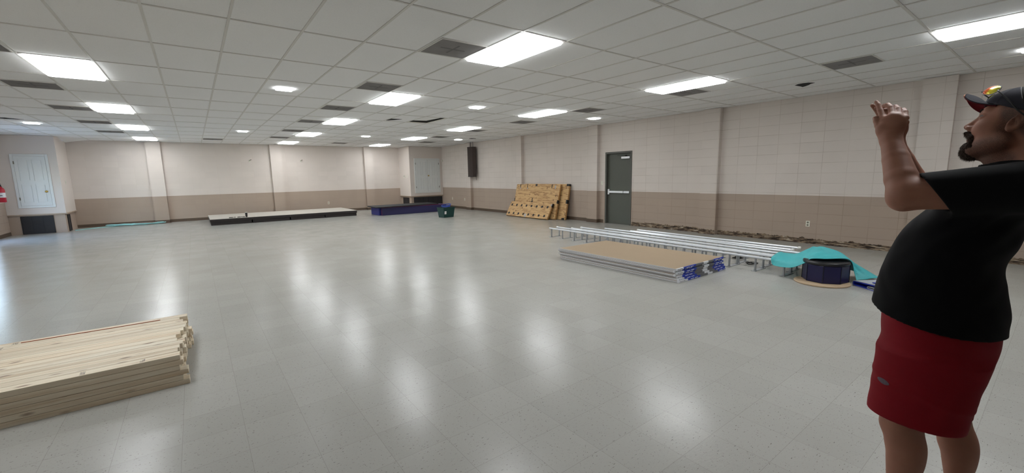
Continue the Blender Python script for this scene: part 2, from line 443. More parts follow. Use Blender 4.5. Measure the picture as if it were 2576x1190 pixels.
# ------------------------------------------------------------------ ceiling fittings
def ceiling_light(W, L, lamp, lab, loc):
    t = thing('ceiling_light', lab, 'light', loc); W -= .08; L -= .08
    r = .13 if W > 1.5 else .06
    def rr(w, l, r, n=5):
        pts = []
        for cx, cy, a0 in ((w/2-r, l/2-r, 0), (-w/2+r, l/2-r, 90), (-w/2+r, -l/2+r, 180), (w/2-r, -l/2+r, 270)):
            for k in range(n+1):
                a = math.radians(a0 + 90*k/n); pts.append((cx+r*math.cos(a), cy+r*math.sin(a)))
        return pts
    MB().box(-W/2, W/2, -L/2, L/2, -.005, .03).build('frame', M['tbar'], t)
    MB().prism(rr(W-.1, L-.1, r), -.07, -.004).build('diffuser', lamp, t)
    return t
ordw = ['first','second','third','fourth','fifth','sixth','seventh']
rows = {'left':-13, 'middle':1, 'right':13}
P0 = None
for nm, x in rows.items():
    ylist = [46, 34, 22, 10, -2, -14, -24]
    ylist = {'left': ylist[:5], 'middle': ylist[:6], 'right': ylist[:6]}[nm]
    for k, y in enumerate(ylist):
        lab = 'long lit ceiling panel, %s from the far wall in the %s row of panels' % (ordw[k], nm)
        if P0 is None: P0 = ceiling_light(2, 4, M['lamp'], lab, (x, y, H-.002))
        else: dup(P0, (x, y, H-.002), None, lab)
        for o in ():
            pass
P0['group'] = 'long lit ceiling panels'
for o in COL.objects:
    if o.name.startswith('ceiling_light'): o['group'] = 'long lit ceiling panels'
Q0 = None
for x, y, lab in ((-4.97,33.6,'small square lit ceiling lamp near the far wall, over the low stage'), (-4.97,10,'small square lit ceiling lamp alone amid bare tiles, left of the middle row'),
                  (7.03,33.8,'small square lit ceiling lamp far off, between the middle and right rows'), (7.03,10.05,'small square lit ceiling lamp between the middle and right rows, nearer one of the two'),
                  (18.85,33.3,'small square lit ceiling lamp above the wall speaker'), (19.0,10,'small square lit ceiling lamp above the grey exit door'),
                  (-18.9,33.7,'small square lit ceiling lamp at the left edge of the photo'), (18.9,-14.1,'small square lit ceiling lamp at the right edge of the photo')):
    if Q0 is None: Q0 = ceiling_light(.95, .95, M['lamp2'], lab, (x, y, H+.02)); Q0['group'] = 'small square ceiling lamps'
    else: dup(Q0, (x, y, H+.02), None, lab, 'small square ceiling lamps')
def ceiling_vent(lab, loc):
    t = thing('ceiling_vent', lab, 'vent', loc); w = .96
    f = MB()
    for a in ((-w,w,-w,-w+.05),(-w,w,w-.05,w),(-w,-w+.05,-w,w),(w-.05,w,-w,w)): f.box(*a, -.018, .02)
    f.build('frame', M['tbar'], t)
    g_ = MB().box(-w+.05, w-.05, -w+.05, w-.05, -.006, .02)
    for k in range(1, 40):
        q = -w + .05 + k*(2*w-.1)/40; g_.box(-w+.05, w-.05, q-.008, q+.008, -.009, -.005)
    g_.build('grille', M['vent'], t)
    x = MB(); x.box(-.5,.5,-.035,.035,-.014,-.004); x.box(-.035,.035,-.5,.5,-.0141,-.0041); x.build('cross_brace', M['vent_brace'], t)
    return t
V0 = None
vents = []
for k, y in enumerate((39,31,23,15,7,-1)): vents.append((-1, y, 'grey ceiling vent, %s from the far wall in the middle line of vents' % ordw[k]))
for k, y in enumerate((39,31,23,15,7)): vents.append((-15, y, 'grey ceiling vent, %s from the far wall in the left line of vents' % ordw[k]))
for k, y in enumerate((31,23,15,7,-1,-9)): vents.append((15, y, 'grey ceiling vent, %s from the far wall in the right line of vents' % ordw[k]))
vents += [(17,38.5,'grey ceiling vent nearest the double white closet doors'), (7,44.6,'grey ceiling vent by the far wall, between the middle and right rows of lights'), (-7,44.2,'grey ceiling vent by the far wall, between the left and middle rows of lights')]
for x, y, lab in vents:
    if V0 is None: V0 = ceiling_vent(lab, (x, y, H)); V0['group'] = 'square grey ceiling vents'
    else: dup(V0, (x, y, H), None, lab, 'square grey ceiling vents')
# flat black plates painting the dark inside broken openings; tiles stay uncut
for x, y, lab in ((-19.5,31.3,'black plate painting the dark of a broken ceiling opening by the left wall'), (18.85,-5.8,'black plate painting the dark of a broken ceiling opening near the raised hands'), (19.9,31.4,'black plate painting the dark of a broken ceiling opening over the wall speaker')):
    pts = [(-.5,.08),(-.53,-.18),(-.43,-.41),(-.08,-.58),(.02,-.36),(.29,-.18),(.55,.1),(.66,.26),(.38,.25),(.04,.29),(-.27,.33)]
    o = MB().prism(pts, -.004, .02).build('ceiling_hole_shade', M['black'])
    o.location = (x*S, y*S, (H+.012)*S)
    tag(o, lab, 'ceiling hole')

# ------------------------------------------------------------------ fittings on the walls
def plate(name, lab, cat, loc, face, slots):
    rz = {'x-':-PI/2, 'y-':0, 'x+':PI/2}[face]          # plate is built facing -y
    t = thing(name, lab, cat, loc, rz)
    MB().box(-.115,.115,-.025,0,-.19,.19).build('cover_plate', M['plate_white'], t, bevel=.008)
    if slots == 'outlet':
        for z in (-.085,.085): MB().cyl((0,-.024,z),(0,-.03,z),.062,n=14).build('socket', M['socket'], t)
    elif slots == 'switch':
        MB().box(-.02,.02,-.06,-.02,-.04,.04).build('toggle', M['plate_white'], t)
    return t
plate('wall_outlet','ivory outlet on the far wall above the low stage','outlet',(6.47,YF,1.38),'y-','outlet')
plate('wall_outlet','ivory outlet on the right wall nearest the far right corner','outlet',(XR,43.5,1.47),'x-','outlet')
plate('wall_outlet','ivory outlet on the right wall beside the speaker pilaster','outlet',(XR,39.7,1.45),'x-','outlet')
plate('wall_outlet','ivory outlet low on the right wall above the metal rails','outlet',(XR,-5.15,1.32),'x-','outlet')
plate('light_switch','ivory switch beside the grey exit door','switch',(XR,12.78,3.97),'x-','switch')
plate('light_switch','white switch on the side of the far left closet','switch',(LBX,47.9,5.08),'x+','switch')
plate('light_switch','grey switch on the side of the far right closet, nearer its corner','switch',(RBX,47.7,5.07),'x-','switch')
t = thing('thermostat','white thermostat on the side of the far right closet','thermostat',(RBX,48.7,5.03),-PI/2)
MB().box(-.2,.2,-.09,0,-.22,.22).build('housing', M['plate_white'], t, bevel=.02); MB().box(-.1,.1,-.1,-.085,.02,.15).build('display', M['socket'], t)
t = thing('motion_sensor','small white motion sensor at the corner of the double door closet','sensor',(XR,46.3,7.45),-PI/2)
MB().box(-.13,.13,-.2,0,-.15,.15).build('housing', M['plate_white'], t, bevel=.03); MB().box(-.08,.08,-.215,-.19,-.1,.02).build('lens', M['paper'], t)
for x, lab in ((-3.02,'small white bracket high on the far wall, left of the middle pilaster'), (3.18,'small white bracket high on the far wall, right of the middle pilaster')):
    t = thing('wall_bracket', lab, 'bracket', (x, YF, 7.5), 0, 'brackets on the far wall')
    MB().box(-.07,.07,-.04,0,-.22,.16).build('back_plate', M['plate_white'], t, bevel=.01)
    a = MB(); a.cyl((0,-.03,.02),(.12,-.3,.1),.035,n=10); a.box(.06,.2,-.34,-.26,.06,.14); a.build('arm', M['socket'], t)
# speaker column on the pilaster
t = thing('wall_speaker','tall dark brown speaker column hung on the right wall near the far corner','speaker',(XR-PD,36.05,4.85))
b = MB().prism([(0,-.5),(0,1.1),(-.5,.95),(-.68,.62),(-.68,-.05),(-.5,-.36)][::-1], 0, 4.1)
b.build('cabinet', M['speaker'], t, bevel=.02)
b = MB().prism([(0,-.53),(0,1.13),(-.52,.98),(-.71,.63),(-.71,-.06),(-.52,-.39)][::-1], -.05, .02)
b.prism([(0,-.53),(0,1.13),(-.52,.98),(-.71,.63),(-.71,-.06),(-.52,-.39)][::-1], 4.08, 4.13)
b.build('end_panel', M['dark_metal'], t)
b = MB()
for y in (-.25,.35): b.cyl((-.3,y,4.1),(-.3,y,4.8),.03,n=8)
b.build('hanger_rod', M['dark_metal'], t)
MB().tube([(-.05,-.5,0),(-.05,-.5,-.3),(-.03,-.5,-.5)], .02, 8).build('cable', M['dark_metal'], t)
# fire extinguisher, only its edge shows
t = thing('fire_extinguisher','red fire extinguisher on the left wall at the photo edge','extinguisher',(XL+.28,44.55,3.3))
MB().lathe([(.2,0),(.25,.04),(.25,1.15),(.2,1.3),(.08,1.42),(.06,1.5)],24).build('cylinder', M['red'], t, smooth=True)
MB().lathe([(.253,.45),(.254,.5),(.254,.85),(.253,.9)],24).build('paper_label', M['paper'], t)
b = MB(); b.cyl((0,0,1.45),(0,0,1.62),.07); b.box(-.04,.04,-.3,.1,1.6,1.66); b.box(-.04,.04,-.3,.05,1.7,1.75); b.build('valve_handle', M['dark_metal'], t)
MB().tube([(0,.08,1.55),(0,.25,1.5),(.05,.33,1.2),(.05,.3,.6),(.05,.29,.3)], .035, 8).build('hose', M['dark_metal'], t)
b = MB(); b.box(-.28,-.2,-.1,.1,.1,1.2); b.box(-.28,.1,-.27,-.25,.6,.66); b.build('bracket', M['dark_metal'], t)

# ------------------------------------------------------------------ wood
def wood(name, c0, c1, c2, sx, sy, sz, rough=.6, knots=True, amp=.35, plyw=False):
    t = NT(name)
    oi = t.node('ObjectInfo')
    ad = t.node('VectorMath', operation='ADD'); t.link(t.tc.outputs['Object'], ad.inputs[0])
    cm = t.node('CombineXYZ')
    for i, k in enumerate((31., 17., 9.)): t.link(t.math('MULTIPLY', oi.outputs['Random'], k), cm.inputs[i])
    t.link(cm.outputs[0], ad.inputs[1])
    mp = t.node('Mapping'); t.link(ad.outputs[0], mp.inputs[0]); mp.inputs['Scale'].default_value = (sx, sy, sz)
    n = t.noise(mp.outputs[0], 1, 4, .6)
    if plyw:
        f = t.math('FRACT', t.math('MULTIPLY', n, 9.0)); f = t.math('ABSOLUTE', t.math('SUBTRACT', f, .5)); f = t.math('MULTIPLY', f, 2.0)
        c = t.ramp(f, [(.0, c2), (.25, c1), (.7, c0)])
    else: c = t.ramp(n, [(.3, c1), (.5, c0), (.72, c2)])
    if knots:
        mk = t.node('Mapping'); t.link(ad.outputs[0], mk.inputs[0]); mk.inputs['Scale'].default_value = (4.2, 13, 13) if not plyw else (5, 5, 9)
        vo = t.node('TexVoronoi'); t.link(mk.outputs[0], vo.inputs['Vector']); vo.inputs['Scale'].default_value = 1
        kf = t.ramp(vo.outputs['Distance'], [(.08,(1,1,1)),(.20,(0,0,0))])
        c = t.mix(t.math('MULTIPLY', kf, .8), c, srgb(112,76,48))
    v = t.math('ADD', t.math('MULTIPLY', oi.outputs['Random'], amp*.5), 1-amp*.25)
    hs = t.node('HueSaturation'); t.link(c, hs.inputs['Color']); t.link(v, hs.inputs['Value'])
    return t.set(hs.outputs[0], rough, 0, t.bump(n, .15, .002))
M['pine'] = wood('fresh sawn pine', srgb(224,210,186), srgb(233,224,204), srgb(202,178,146), 1.1, 22, 22)
M['ply'] = wood('sheathing plywood', srgb(222,180,118), srgb(206,160,98), srgb(160,112,62), .001, .75, 5.5, .6, True, .08, True)
M['ply_edge'] = plain('plywood edge', srgb(176,134,84), .7, 0, .15, 30)
M['stamp'] = plain('grey ink stamp', srgb(96,88,84), .8)
M['redwood'] = plain('reddish cedar strip', srgb(172,98,66), .6, 0, .15, 30)

# ------------------------------------------------------------------ lumber stack
BW, BT, BL = .2917, .125, 8.0
def board_mesh():
    b = MB().box(-BL, 0, 0, BW-.004, 0, BT-.002)
    o = b.build('lumber_board', M['pine']); m = o.modifiers.new('bevel', 'BEVEL'); m.width = .002; m.segments = 2
    return o
lay_w = ['bottom course','second course up','third course up','fourth course up','fifth course up','top course']
NR = 13
def ordinal(k): return ['first','second','third','fourth','fifth','sixth','seventh','eighth','ninth','tenth','eleventh','twelfth','thirteenth','fourteenth','fifteenth'][k]
first = None
topjit = [0,-.06,-.02,.05,-.1,-.14,-.03,.05,.1,.08,.02,-.09,.14]
for L in range(6):
    for R_ in range(NR):
        if first is None: o = first = board_mesh()
        else: o = first.copy(); COL.objects.link(o)
        jx = rnd.uniform(-.07,.07) if L < 5 else topjit[R_]*.8-.04
        if L in (0,2) and R_ == 0: jx = .09
        if R_ >= 9 and L < 5: jx += .1
        o.location = ((-9.98+jx)*S, (-3.05+R_*.302)*S, (L*.1285+.001)*S)
        o.rotation_euler = (0,0,rnd.uniform(-.0007,.0007))
        o['label'] = 'pale pine stud in the floor stack, %s, %s from the front' % (lay_w[L], ordinal(R_))
        o['category'] = 'lumber'; o['group'] = 'pine studs in the stack'
for o in [q for q in COL.objects if q.name.startswith('lumber_board')]:
    pass
zt = 5*.1285+BT+.002
def stamp(x, y, parent_label, l=.5):
    b = MB(); r = random.Random(int(x*100))
    xx = 0
    while xx < .09:
        w_ = r.uniform(.012,.03); yy = 0
        while yy < .17:
            h_ = r.uniform(.01,.035)
            if r.random() < .75: b.box(xx, xx+w_*.6, yy, yy+h_*.7, 0, .0008)
            yy += h_
        xx += w_
    return b
tops = [q for q in COL.objects if q.name.startswith('lumber_board') and q['label'].startswith('pale pine stud in the floor stack, top course')]
def put_stamp(row, x):
    bd = [q for q in tops if q['label'].endswith(', %s from the front' % ordinal(row))][0]
    o = stamp(x, row, '').build('grade_stamp', M['stamp'], bd)
    o.location = (x*S - bd.location.x, .04*S, (BT-.0015)*S)
for row, x in ((0,-11.75),(0,-10.75),(11,-13.75),(12,-13.55)): put_stamp(row, x)
o = MB().box(-1.42,1.42,-.013,.013,0,.015).build('wood_strip', M['redwood'])
o.location = (-11.97*S, .615*S, (zt-.001)*S); o.rotation_euler = (0,0,-.028)
tag(o, 'thin reddish wood strip lying on top of the lumber stack', 'wood strip')

# ------------------------------------------------------------------ drywall
M['kraft'] = plain('brown kraft paper face', srgb(166,145,120), .85, 0, .03, 3)
M['gyp_edge'] = plain('white taped drywall edge', srgb(206,206,208), .75, 0, .06, 40)
M['tape_blue'] = plain('blue printed end tape', srgb(38,62,170), .5, 0, .08, 20)
M['tape_grey'] = plain('grey printed end tape', srgb(112,112,114), .5, 0, .08, 20)
M['tape_white'] = plain('white end tape', srgb(226,228,232), .5, 0, .03)
def drywall(lab, loc, seed):
    r = random.Random(seed)
    t = thing('drywall_panel', lab, 'drywall', loc, r.uniform(-.004,.004), 'taped pairs of drywall')
    LX, LY, T = 4.2, 7.58, .0415
    for k in range(2):
        z = k*(T+.0015)
        p = MB()
        p.box(.02, LX-.02, .02, LY-.02, z, z+T-.001)
        e = MB(); zz0, zz1 = z+.007, z+T-.003
        for a in ((0,.05,0,LY),(LX-.05,LX,0,LY),(.05,LX-.05,0,.05),(.05,LX-.05,LY-.05,LY)): e.box(*a, zz0, zz1)
        p.build('sheet', M['kraft'], t); e.build('paper_edge', M['gyp_edge'], t, bevel=.004)
    h = 2*T+.003; tp = MB(); y0, y1 = -.012, .05
    segs = [(0,.62,2),(.62,.62+1.05,0),(1.67,2.35,1),(2.35,2.8,2),(2.8,3.3,1),(3.3,LX,0)]
    j = r.uniform(-.22,.22)
    for i, (a, b_, mi) in enumerate(segs):
        a2 = a if i == 0 else a + j; b2 = b_ if i == len(segs)-1 else b_ + j
        tp.box(a2, b2, y0, y1, -.0005, h, mi)
    for a, b_ in ((.85,1.12),(1.2,1.45),(3.45,3.75),(3.85,4.05)): tp.box(a+j, min(b_+j, LX-.02), y0-.003, y0, .02, .05, 2)   # printing too small to read
    for a, b_ in ((.1,.22),(.26,.33),(.37,.5)): tp.box(a+j*.3, b_+j*.3, y0-.003, y0, .025, .045, 1)
    tp.build('end_tape', [M['tape_blue'], M['tape_grey'], M['tape_white']], t)
    return t
dl = ['bottom pair','second pair up','third pair up','fourth pair up','fifth pair up','sixth pair up','topmost pair']
for k in range(7):
    drywall('taped drywall sheets with a brown face, %s of the stack by the rails' % dl[k], (7.5+[-.02,.02,.06,-.03,.04,-.02,.0][k], -5.30+[-.15,-.11,-.04,.05,.0,.06,-.03][k], .003+k*.0885), 40+k)

# ------------------------------------------------------------------ metal rails
M['rail'] = plain('white enamelled pipe', srgb(226,229,234), .3, .25, .03)
M['post'] = plain('galvanised post', srgb(176,178,182), .38, .6, .1)
M['cap'] = plain('white plastic cap', srgb(232,232,228), .45, 0, .02)
RH = .68
def rail_unit(lab, lines, posts, caps, name='rail_stand'):
    # lines: list of ((x0,y0),(x1,y1)); posts: y positions of plates
    p0 = lines[0][1]
    t = thing(name, lab, 'metal rail', (p0[0], p0[1], 0))
    L = lambda p, z: (p[0]-p0[0], p[1]-p0[1], z)
    for i, (a, b_) in enumerate(lines):
        MB().tube([L(a, RH), L(b_, RH)], .058, 14).build('rail', M['rail'], t, smooth=False)
        for q, d in ((a, 1), (b_, -1)):
            if (i, d) in caps:
                s_ = .02
                MB().tube([(L(q,RH)[0], L(q,RH)[1]+.05*d, RH),(L(q,RH)[0], L(q,RH)[1]+.03*d, RH),(L(q,RH)[0], L(q,RH)[1]-.07*d, RH),(L(q,RH)[0], L(q,RH)[1]-.11*d, RH)], [.05,.09,.09,.06], 14).build('end_cap', M['cap'], t, smooth=True)
    for y in posts:
        xs_ = []
        for a, b_ in lines:
            f = (y-a[1])/(b_[1]-a[1]); 
            if -0.01 <= f <= 1.01: xs_.append(a[0]+(b_[0]-a[0])*f)
        if not xs_: continue
        for x in xs_:
            b = MB(); b.cyl(L((x,y),.02), L((x,y),RH-.05), .048, n=12); b.cyl(L((x,y),.02), L((x,y),.06), .068, n=12); b.cyl(L((x,y),RH-.085), L((x,y),RH-.04), .05, .062, 12)
            b.build('post', M['post'], t)
        xa, xb = min(xs_)-.2, max(xs_)+.13
        c = L((xa,y),0); d = L((xb,y),0); MB().box(c[0], d[0], c[1]-.1, c[1]+.1, 0, .022).build('base_plate', M['post'], t)
    return t
def pr_(y0, y1, n): return [y0 + (y1-y0)*k/(n-1) for k in range(n)]
rail_unit('longest pair of white pipe rails on posts, nearest the drywall stack', [((13.01,9.2),(12.38,-8.0)),((13.84,9.2),(13.22,-8.0))], pr_(8.95,-7.85,14), {(1,1)})
rail_unit('middle pair of white pipe rails on posts, starting just past the nearest pair', [((14.15,7.84),(13.55,-8.2)),((15.0,7.66),(14.3,-8.2))], pr_(7.4,-7.7,13), {(0,1),(1,1)})
rail_unit('lone white pipe rail on single posts, between the middle pair and the wall side pair', [((15.9,6.0),(15.1,-8.0))], pr_(5.7,-7.5,11), set())
rail_unit('shortest pair of white pipe rails on posts, nearest the right wall', [((16.05,3.7),(15.84,-6.98)),((16.83,3.63),(16.70,-6.99))], pr_(3.3,-6.6,9), {(1,1),(0,-1),(1,-1)})
def loop_strap(lab, x, y, seed):
    r = random.Random(seed); pts = []
    for k in range(40):
        a = k*.55; q = .22 + .1*math.sin(k*.9+seed); pts.append((q*1.05*math.cos(a), q*.9*math.sin(a), .02+.05*abs(math.sin(k*.37))))
    o = MB().tube(pts, .018, 6).build('black_strap', M['dark_metal']); o.location = (x*S, y*S, .002*S); tag(o, lab, 'strap')
loop_strap('tangled black strap on the floor between the rails, farther from the teal cloth', 14.85, -4.6, 3)
loop_strap('tangled black strap on the floor between the rails, right by the teal cloth', 13.95, -5.75, 5)

# ------------------------------------------------------------------ drum under a teal cloth, folded mat
M['navy'] = plain('navy vinyl', srgb(20,17,68), .35, 0, .12, 10)
M['black_vinyl'] = plain('black vinyl', srgb(24,24,28), .3, 0, .15, 8)
M['tan_wood'] = plain('round tan board', srgb(190,166,136), .6, 0, .06, 10)
DX, DYc, DR = 12.5, -9.42, .84
t = thing('padded_drum', 'navy eight sided padded drum with a black top under the teal cloth', 'padded drum', (DX, DYc, .075))
def octa(r, rot=.2): return [(r*math.cos(rot+2*PI*k/8), r*math.sin(rot+2*PI*k/8)) for k in range(8)]
MB().prism(octa(DR), 0, .76).build('body', M['navy'], t, bevel=.03)
MB().lathe([(DR*.98,.76),(DR*1.0,.79),(DR*1.0,.86),(DR*.95,.90),(DR*.5,.92),(.02,.92)],40).build('top_pad', M['black_vinyl'], t, smooth=True)
b = MB()
for px, py in octa(DR+.004): b.cyl((px,py,.01),(px,py,.76),.012,n=6)
b.build('piping', M['black_vinyl'], t)
o = MB().lathe([(.98,0),(1.02,.012),(1.02,.055),(1.0,.07)],56).build('round_board', M['tan_wood'], smooth=False)
o.location = (12.22*S, -9.40*S, 0); tag(o, 'round tan board on the floor under the navy drum', 'board')
def spl(P, t):
    n = len(P)-1; x = max(0, min(n-1e-6, t*n)); i = int(x); f = x-i
    p0, p1, p2, p3 = (Vector(P[max(0,min(n,j))]) for j in (i-1,i,i+1,i+2))
    return .5*((2*p1)+(-p0+p2)*f+(2*p0-5*p1+4*p2-p3)*f*f+(-p0+3*p1-3*p2+p3)*f**3)
def cloth_mat():
    t = NT('teal plastic cloth'); c = t.mix(t.noise(t.coords(), 6), srgb(62,170,176), srgb(78,188,192))
    t.b.inputs['Subsurface Weight'].default_value = 0
    return t.set(c, .55, 0, t.bump(t.noise(t.coords((1,1,1)), 28, 3), .5, .012))
M['teal'] = cloth_mat()
near = [(12.15,-7.35,.68),(12.1,-7.52,.47),(12.02,-8.25,.50),(11.98,-8.78,.80),(11.95,-9.05,1.04),(12.0,-9.52,1.09),(12.72,-10.16,1.06),(13.14,-10.28,.45),(12.96,-10.42,.17)]
midl = [(12.5,-7.25,.80),(12.5,-7.45,.81),(12.45,-8.1,.83),(12.5,-8.65,1.02),(12.55,-9.05,1.22),(12.6,-9.45,1.24),(13.0,-9.95,1.14),(13.3,-10.25,.62),(13.3,-10.75,.22)]
crst = [(14.2,-6.96,.76),(14.0,-7.26,.80),(13.6,-7.92,.90),(13.25,-8.50,1.27),(13.0,-8.88,1.40),(13.05,-9.2,1.37),(13.25,-9.70,1.22),(13.55,-10.2,.80),(13.6,-10.95,.25)]
far_ = [(14.9,-6.9,.50),(14.8,-7.3,.45),(14.6,-7.95,.40),(14.3,-8.5,.40),(14.2,-9.0,.40),(14.3,-9.4,.35),(14.5,-9.9,.25),(14.7,-10.3,.12),(14.5,-11.1,.06)]
NU, NV = 90, 44; vs = []; fs = []
for i in range(NU+1):
    u = i/NU; C4 = [spl(k, u) for k in (near, midl, crst, far_)]
    for j in range(NV+1):
        v = j/NV; p = spl(C4, v)
        wv = .028*math.sin(11*u+5*v+2*math.sin(7*v)) * (.4+v) + .018*math.sin(31*u-9*v+1.5*math.sin(13*u)) + .014*math.sin(23*v+17*u)
        e = min(1, 4*min(v,1-v)+.25)*min(1, 6*min(u,1-u)+.3)
        vs.append((p.x, p.y, max(.02, p.z + wv*e)))
for i in range(NU):
    for j in range(NV): fs.append((i*(NV+1)+j, (i+1)*(NV+1)+j, (i+1)*(NV+1)+j+1, i*(NV+1)+j+1))
o = MB().add(vs, fs).build('cloth', M['teal'], smooth=True)
md = o.modifiers.new('thickness', 'SOLIDIFY'); md.thickness = .004; md.offset = 1
tag(o, 'teal plastic cloth draped over the navy drum and the rail ends', 'cloth')
# folded mat
M['mat_grey'] = plain('grey vinyl mat back', srgb(178,182,190), .5, 0, .05)
M['mat_blue'] = plain('royal blue vinyl', srgb(24,48,170), .4, 0, .1)
t = thing('folded_mat', 'folded blue vinyl mat with grey edge on the floor behind the man', 'mat', (12.66,-10.36,.0), 0)
ux, vx = Vector((-.59,-.81,0)), Vector((.81,-.59,0))
def ribbon(path, th, w0, w1):
    b = MB(); n = len(path); vs = []
    P = [Vector(p) for p in path]
    for i, p in enumerate(P):
        d = (P[min(i+1,n-1)]-P[max(i-1,0)]).normalized(); nn = Vector((-d.y, d.x))
        for q in (p+nn*th/2, p-nn*th/2):
            for w_ in (w0, w1): vs.append(ux*q.x + vx*w_ + Vector((0,0,q.y)))
    fs = []
    for i in range(n-1):
        a, c = i*4, (i+1)*4
        fs += [(a,a+1,c+1,c),(a+2,c+2,c+3,a+3),(a,c,c+2,a+2),(a+1,a+3,c+3,c+1)]
    fs += [(0,2,3,1),((n-1)*4,(n-1)*4+1,(n-1)*4+3,(n-1)*4+2)]
    return b.add(vs, fs)
def ufold(x0, x1, zc, r, z1):
    pts = [(x1, zc-r)]; 
    for k in range(9):
        a = -PI/2 - PI*k/8; pts.append((x0 + r*.9 + r*.9*math.cos(a), zc + r*math.sin(a)))
    pts.append(((x0+x1)*.5, zc+r+(z1-zc-r)*.6)); pts.append((x1, z1)); return pts
ribbon(ufold(.0, 2.6, .115, .105, .34), .022, 0, 2.2).build('outer_skin', M['mat_grey'], t)
ribbon(ufold(.05, 2.6, .115, .075, .30), .05, .01, 2.19).build('padding', M['mat_blue'], t)
ribbon(ufold(.75, 2.6, .10, .038, .15), .018, .0, 2.2).build('inner_fold', M['mat_grey'], t)
ribbon([(.85,.318),(1.0,.331),(2.55,.385)], .03, .1, 1.5).build('blue_flap', M['mat_blue'], t)

# ------------------------------------------------------------------ stage, padded block, tote at the far wall
M['stage_black'] = plain('scuffed black stage skirt', srgb(38,32,31), .6, 0, .25, 5)
M['stage_top'] = plain('worn grey stage deck', srgb(196,190,180), .7, 0, .05, 3)
def stage(lab, x):
    t = thing('stage_platform', lab, 'stage', (x, 41.5, 0), 0, 'low stage platforms')
    W, D, Hh = 7.98, 7.6, .70
    MB().box(0, W, 0, D, Hh-.06, Hh).build('deck', M['stage_top'], t, bevel=.01)
    b = MB(); b.box(0, W, -.03, .03, Hh-.32, Hh-.035); b.box(0, W, D-.05, D, Hh-.3, Hh-.06); b.box(0,.05,.03,D,Hh-.32,Hh-.05); b.box(W-.05,W,.03,D,Hh-.32,Hh-.05)
    b.build('edge_board', M['stage_black'], t)
    for k in range(2):
        c = MB().box(k*3.99+.06, k*3.99+3.93, .06, .2, .0, Hh-.3); c.box(k*3.99+.06, k*3.99+.2, .2, D-.1, 0, Hh-.3)
        c.box(k*3.99+3.79, k*3.99+3.93, .2, D-.1, 0, Hh-.3)
        c.build('riser', M['stage_black'], t)
    return t
stage('left half of the low grey decked stage, with the tumbler on it', -8.25); stage('right half of the low grey decked stage, bare on top', -.26)
zs = .70
t = thing('tumbler', 'dark insulated tumbler standing on the low stage', 'tumbler', (-4.75,41.95,zs+.003))
MB().lathe([(.09,0),(.1,.02),(.125,.48),(.125,.50)],20).build('cup', M['black_vinyl'], t, smooth=True)
MB().lathe([(.13,.5),(.13,.54),(.11,.56)],20).build('lid', M['plate_white'], t)
def tool(name, lab, x, y, rz, L=.62):
    t = thing(name, lab, 'tool', (x,y,zs+.003), rz)
    MB().tube([(-L/2,0,.045),(L*.1,0,.045)], [.045,.04], 10).build('handle', M['black_vinyl'], t)
    b = MB(); b.tube([(L*.1,0,.045),(L*.42,0,.045)], .018, 8); b.box(L*.38,L*.5,-.07,.07,.02,.09); b.build('head', M['dark_metal'], t)
tool('hand_tool','black hand tool lying on the low stage, farther left',-6.15,41.95,.05)
tool('hand_tool','black hand tool lying on the low stage, nearer the tumbler',-5.4,41.98,.2,.5)
o = MB().lathe([(.06,0),(.07,.02),(.06,.09)],14).build('screw_cap', M['black_vinyl']); o.location = (-5.0*S,42.0*S,(zs+.003)*S); tag(o, 'small black cap on the low stage right beside the tumbler', 'cap')
M['block_blue'] = plain('dark blue vinyl block', srgb(40,40,82), .45, 0, .1, 5)
M['block_end'] = plain('bright navy vinyl', srgb(36,42,120), .45, 0, .1, 5)
M['magenta'] = plain('magenta piping', srgb(140,40,90), .5)
M['rubber'] = plain('black rubber mat', srgb(30,30,32), .75, 0, .1, 8)
t = thing('padded_block', 'long dark blue padded gym block on the floor by the double closet doors', 'gym block', (9.75,38.5,0))
MB().box(.25,9.7,0,3.4,0,1.02).build('body', M['block_blue'], t, bevel=.04)
MB().box(0,.26,0.35,3.38,0.01,1.0).build('end_panel', M['block_end'], t, bevel=.04)
b = MB(); b.tube([(.26,.0,1.01),(9.7,0,1.01)], .022, 8); b.tube([(.26,3.4,1.01),(9.7,3.4,1.01)], .022, 8); b.tube([(.25,0,0.02),(.25,0,1.01),(.25,3.4,1.01)], .02, 8); b.build('piping', M['magenta'], t)
b = MB(); b.obox((-.45,-.3,0),(9.15,.55,0),(.12,3.9,0),(0,0,.13))
o = b.build('rubber_mat', M['rubber'], bevel=.03); o.location = (9.62*S,38.35*S,1.04*S); o.rotation_euler = (0,-.0,0)
tag(o, 'thick black mat lying on top of the long blue gym block', 'mat')
M['tote_green'] = plain('dark green plastic', srgb(16,62,60), .4, 0, .1, 6)
M['basket_blue'] = plain('blue translucent plastic', srgb(50,80,170), .35, 0, .1, 20)
t = thing('storage_tote', 'dark green plastic storage tote with a white label by the blue gym block', 'tote', (15.02,30.25,0), math.radians(12))
def taper(w, d, z0, w1, d1, z1, th):
    b = MB(); n = 4
    def ring(w_, d_, z): return [(-w_/2,-d_/2,z),(w_/2,-d_/2,z),(w_/2,d_/2,z),(-w_/2,d_/2,z)]
    vs = ring(w,d,z0)+ring(w1,d1,z1)+ring(w1-th,d1-th,z1)+ring(w-th,d-th,z0+th)
    fs = [(3,2,1,0)]
    for r in range(3):
        for k in range(4): fs.append((r*4+k, r*4+(k+1)%4, (r+1)*4+(k+1)%4, (r+1)*4+k))
    fs.append((12,13,14,15)); return b.add(vs, fs)
taper(1.5,1.0,0,1.78,1.25,1.18,.04).build('body', M['tote_green'], t, bevel=.03)
b = MB(); w_, d_ = 1.9, 1.36
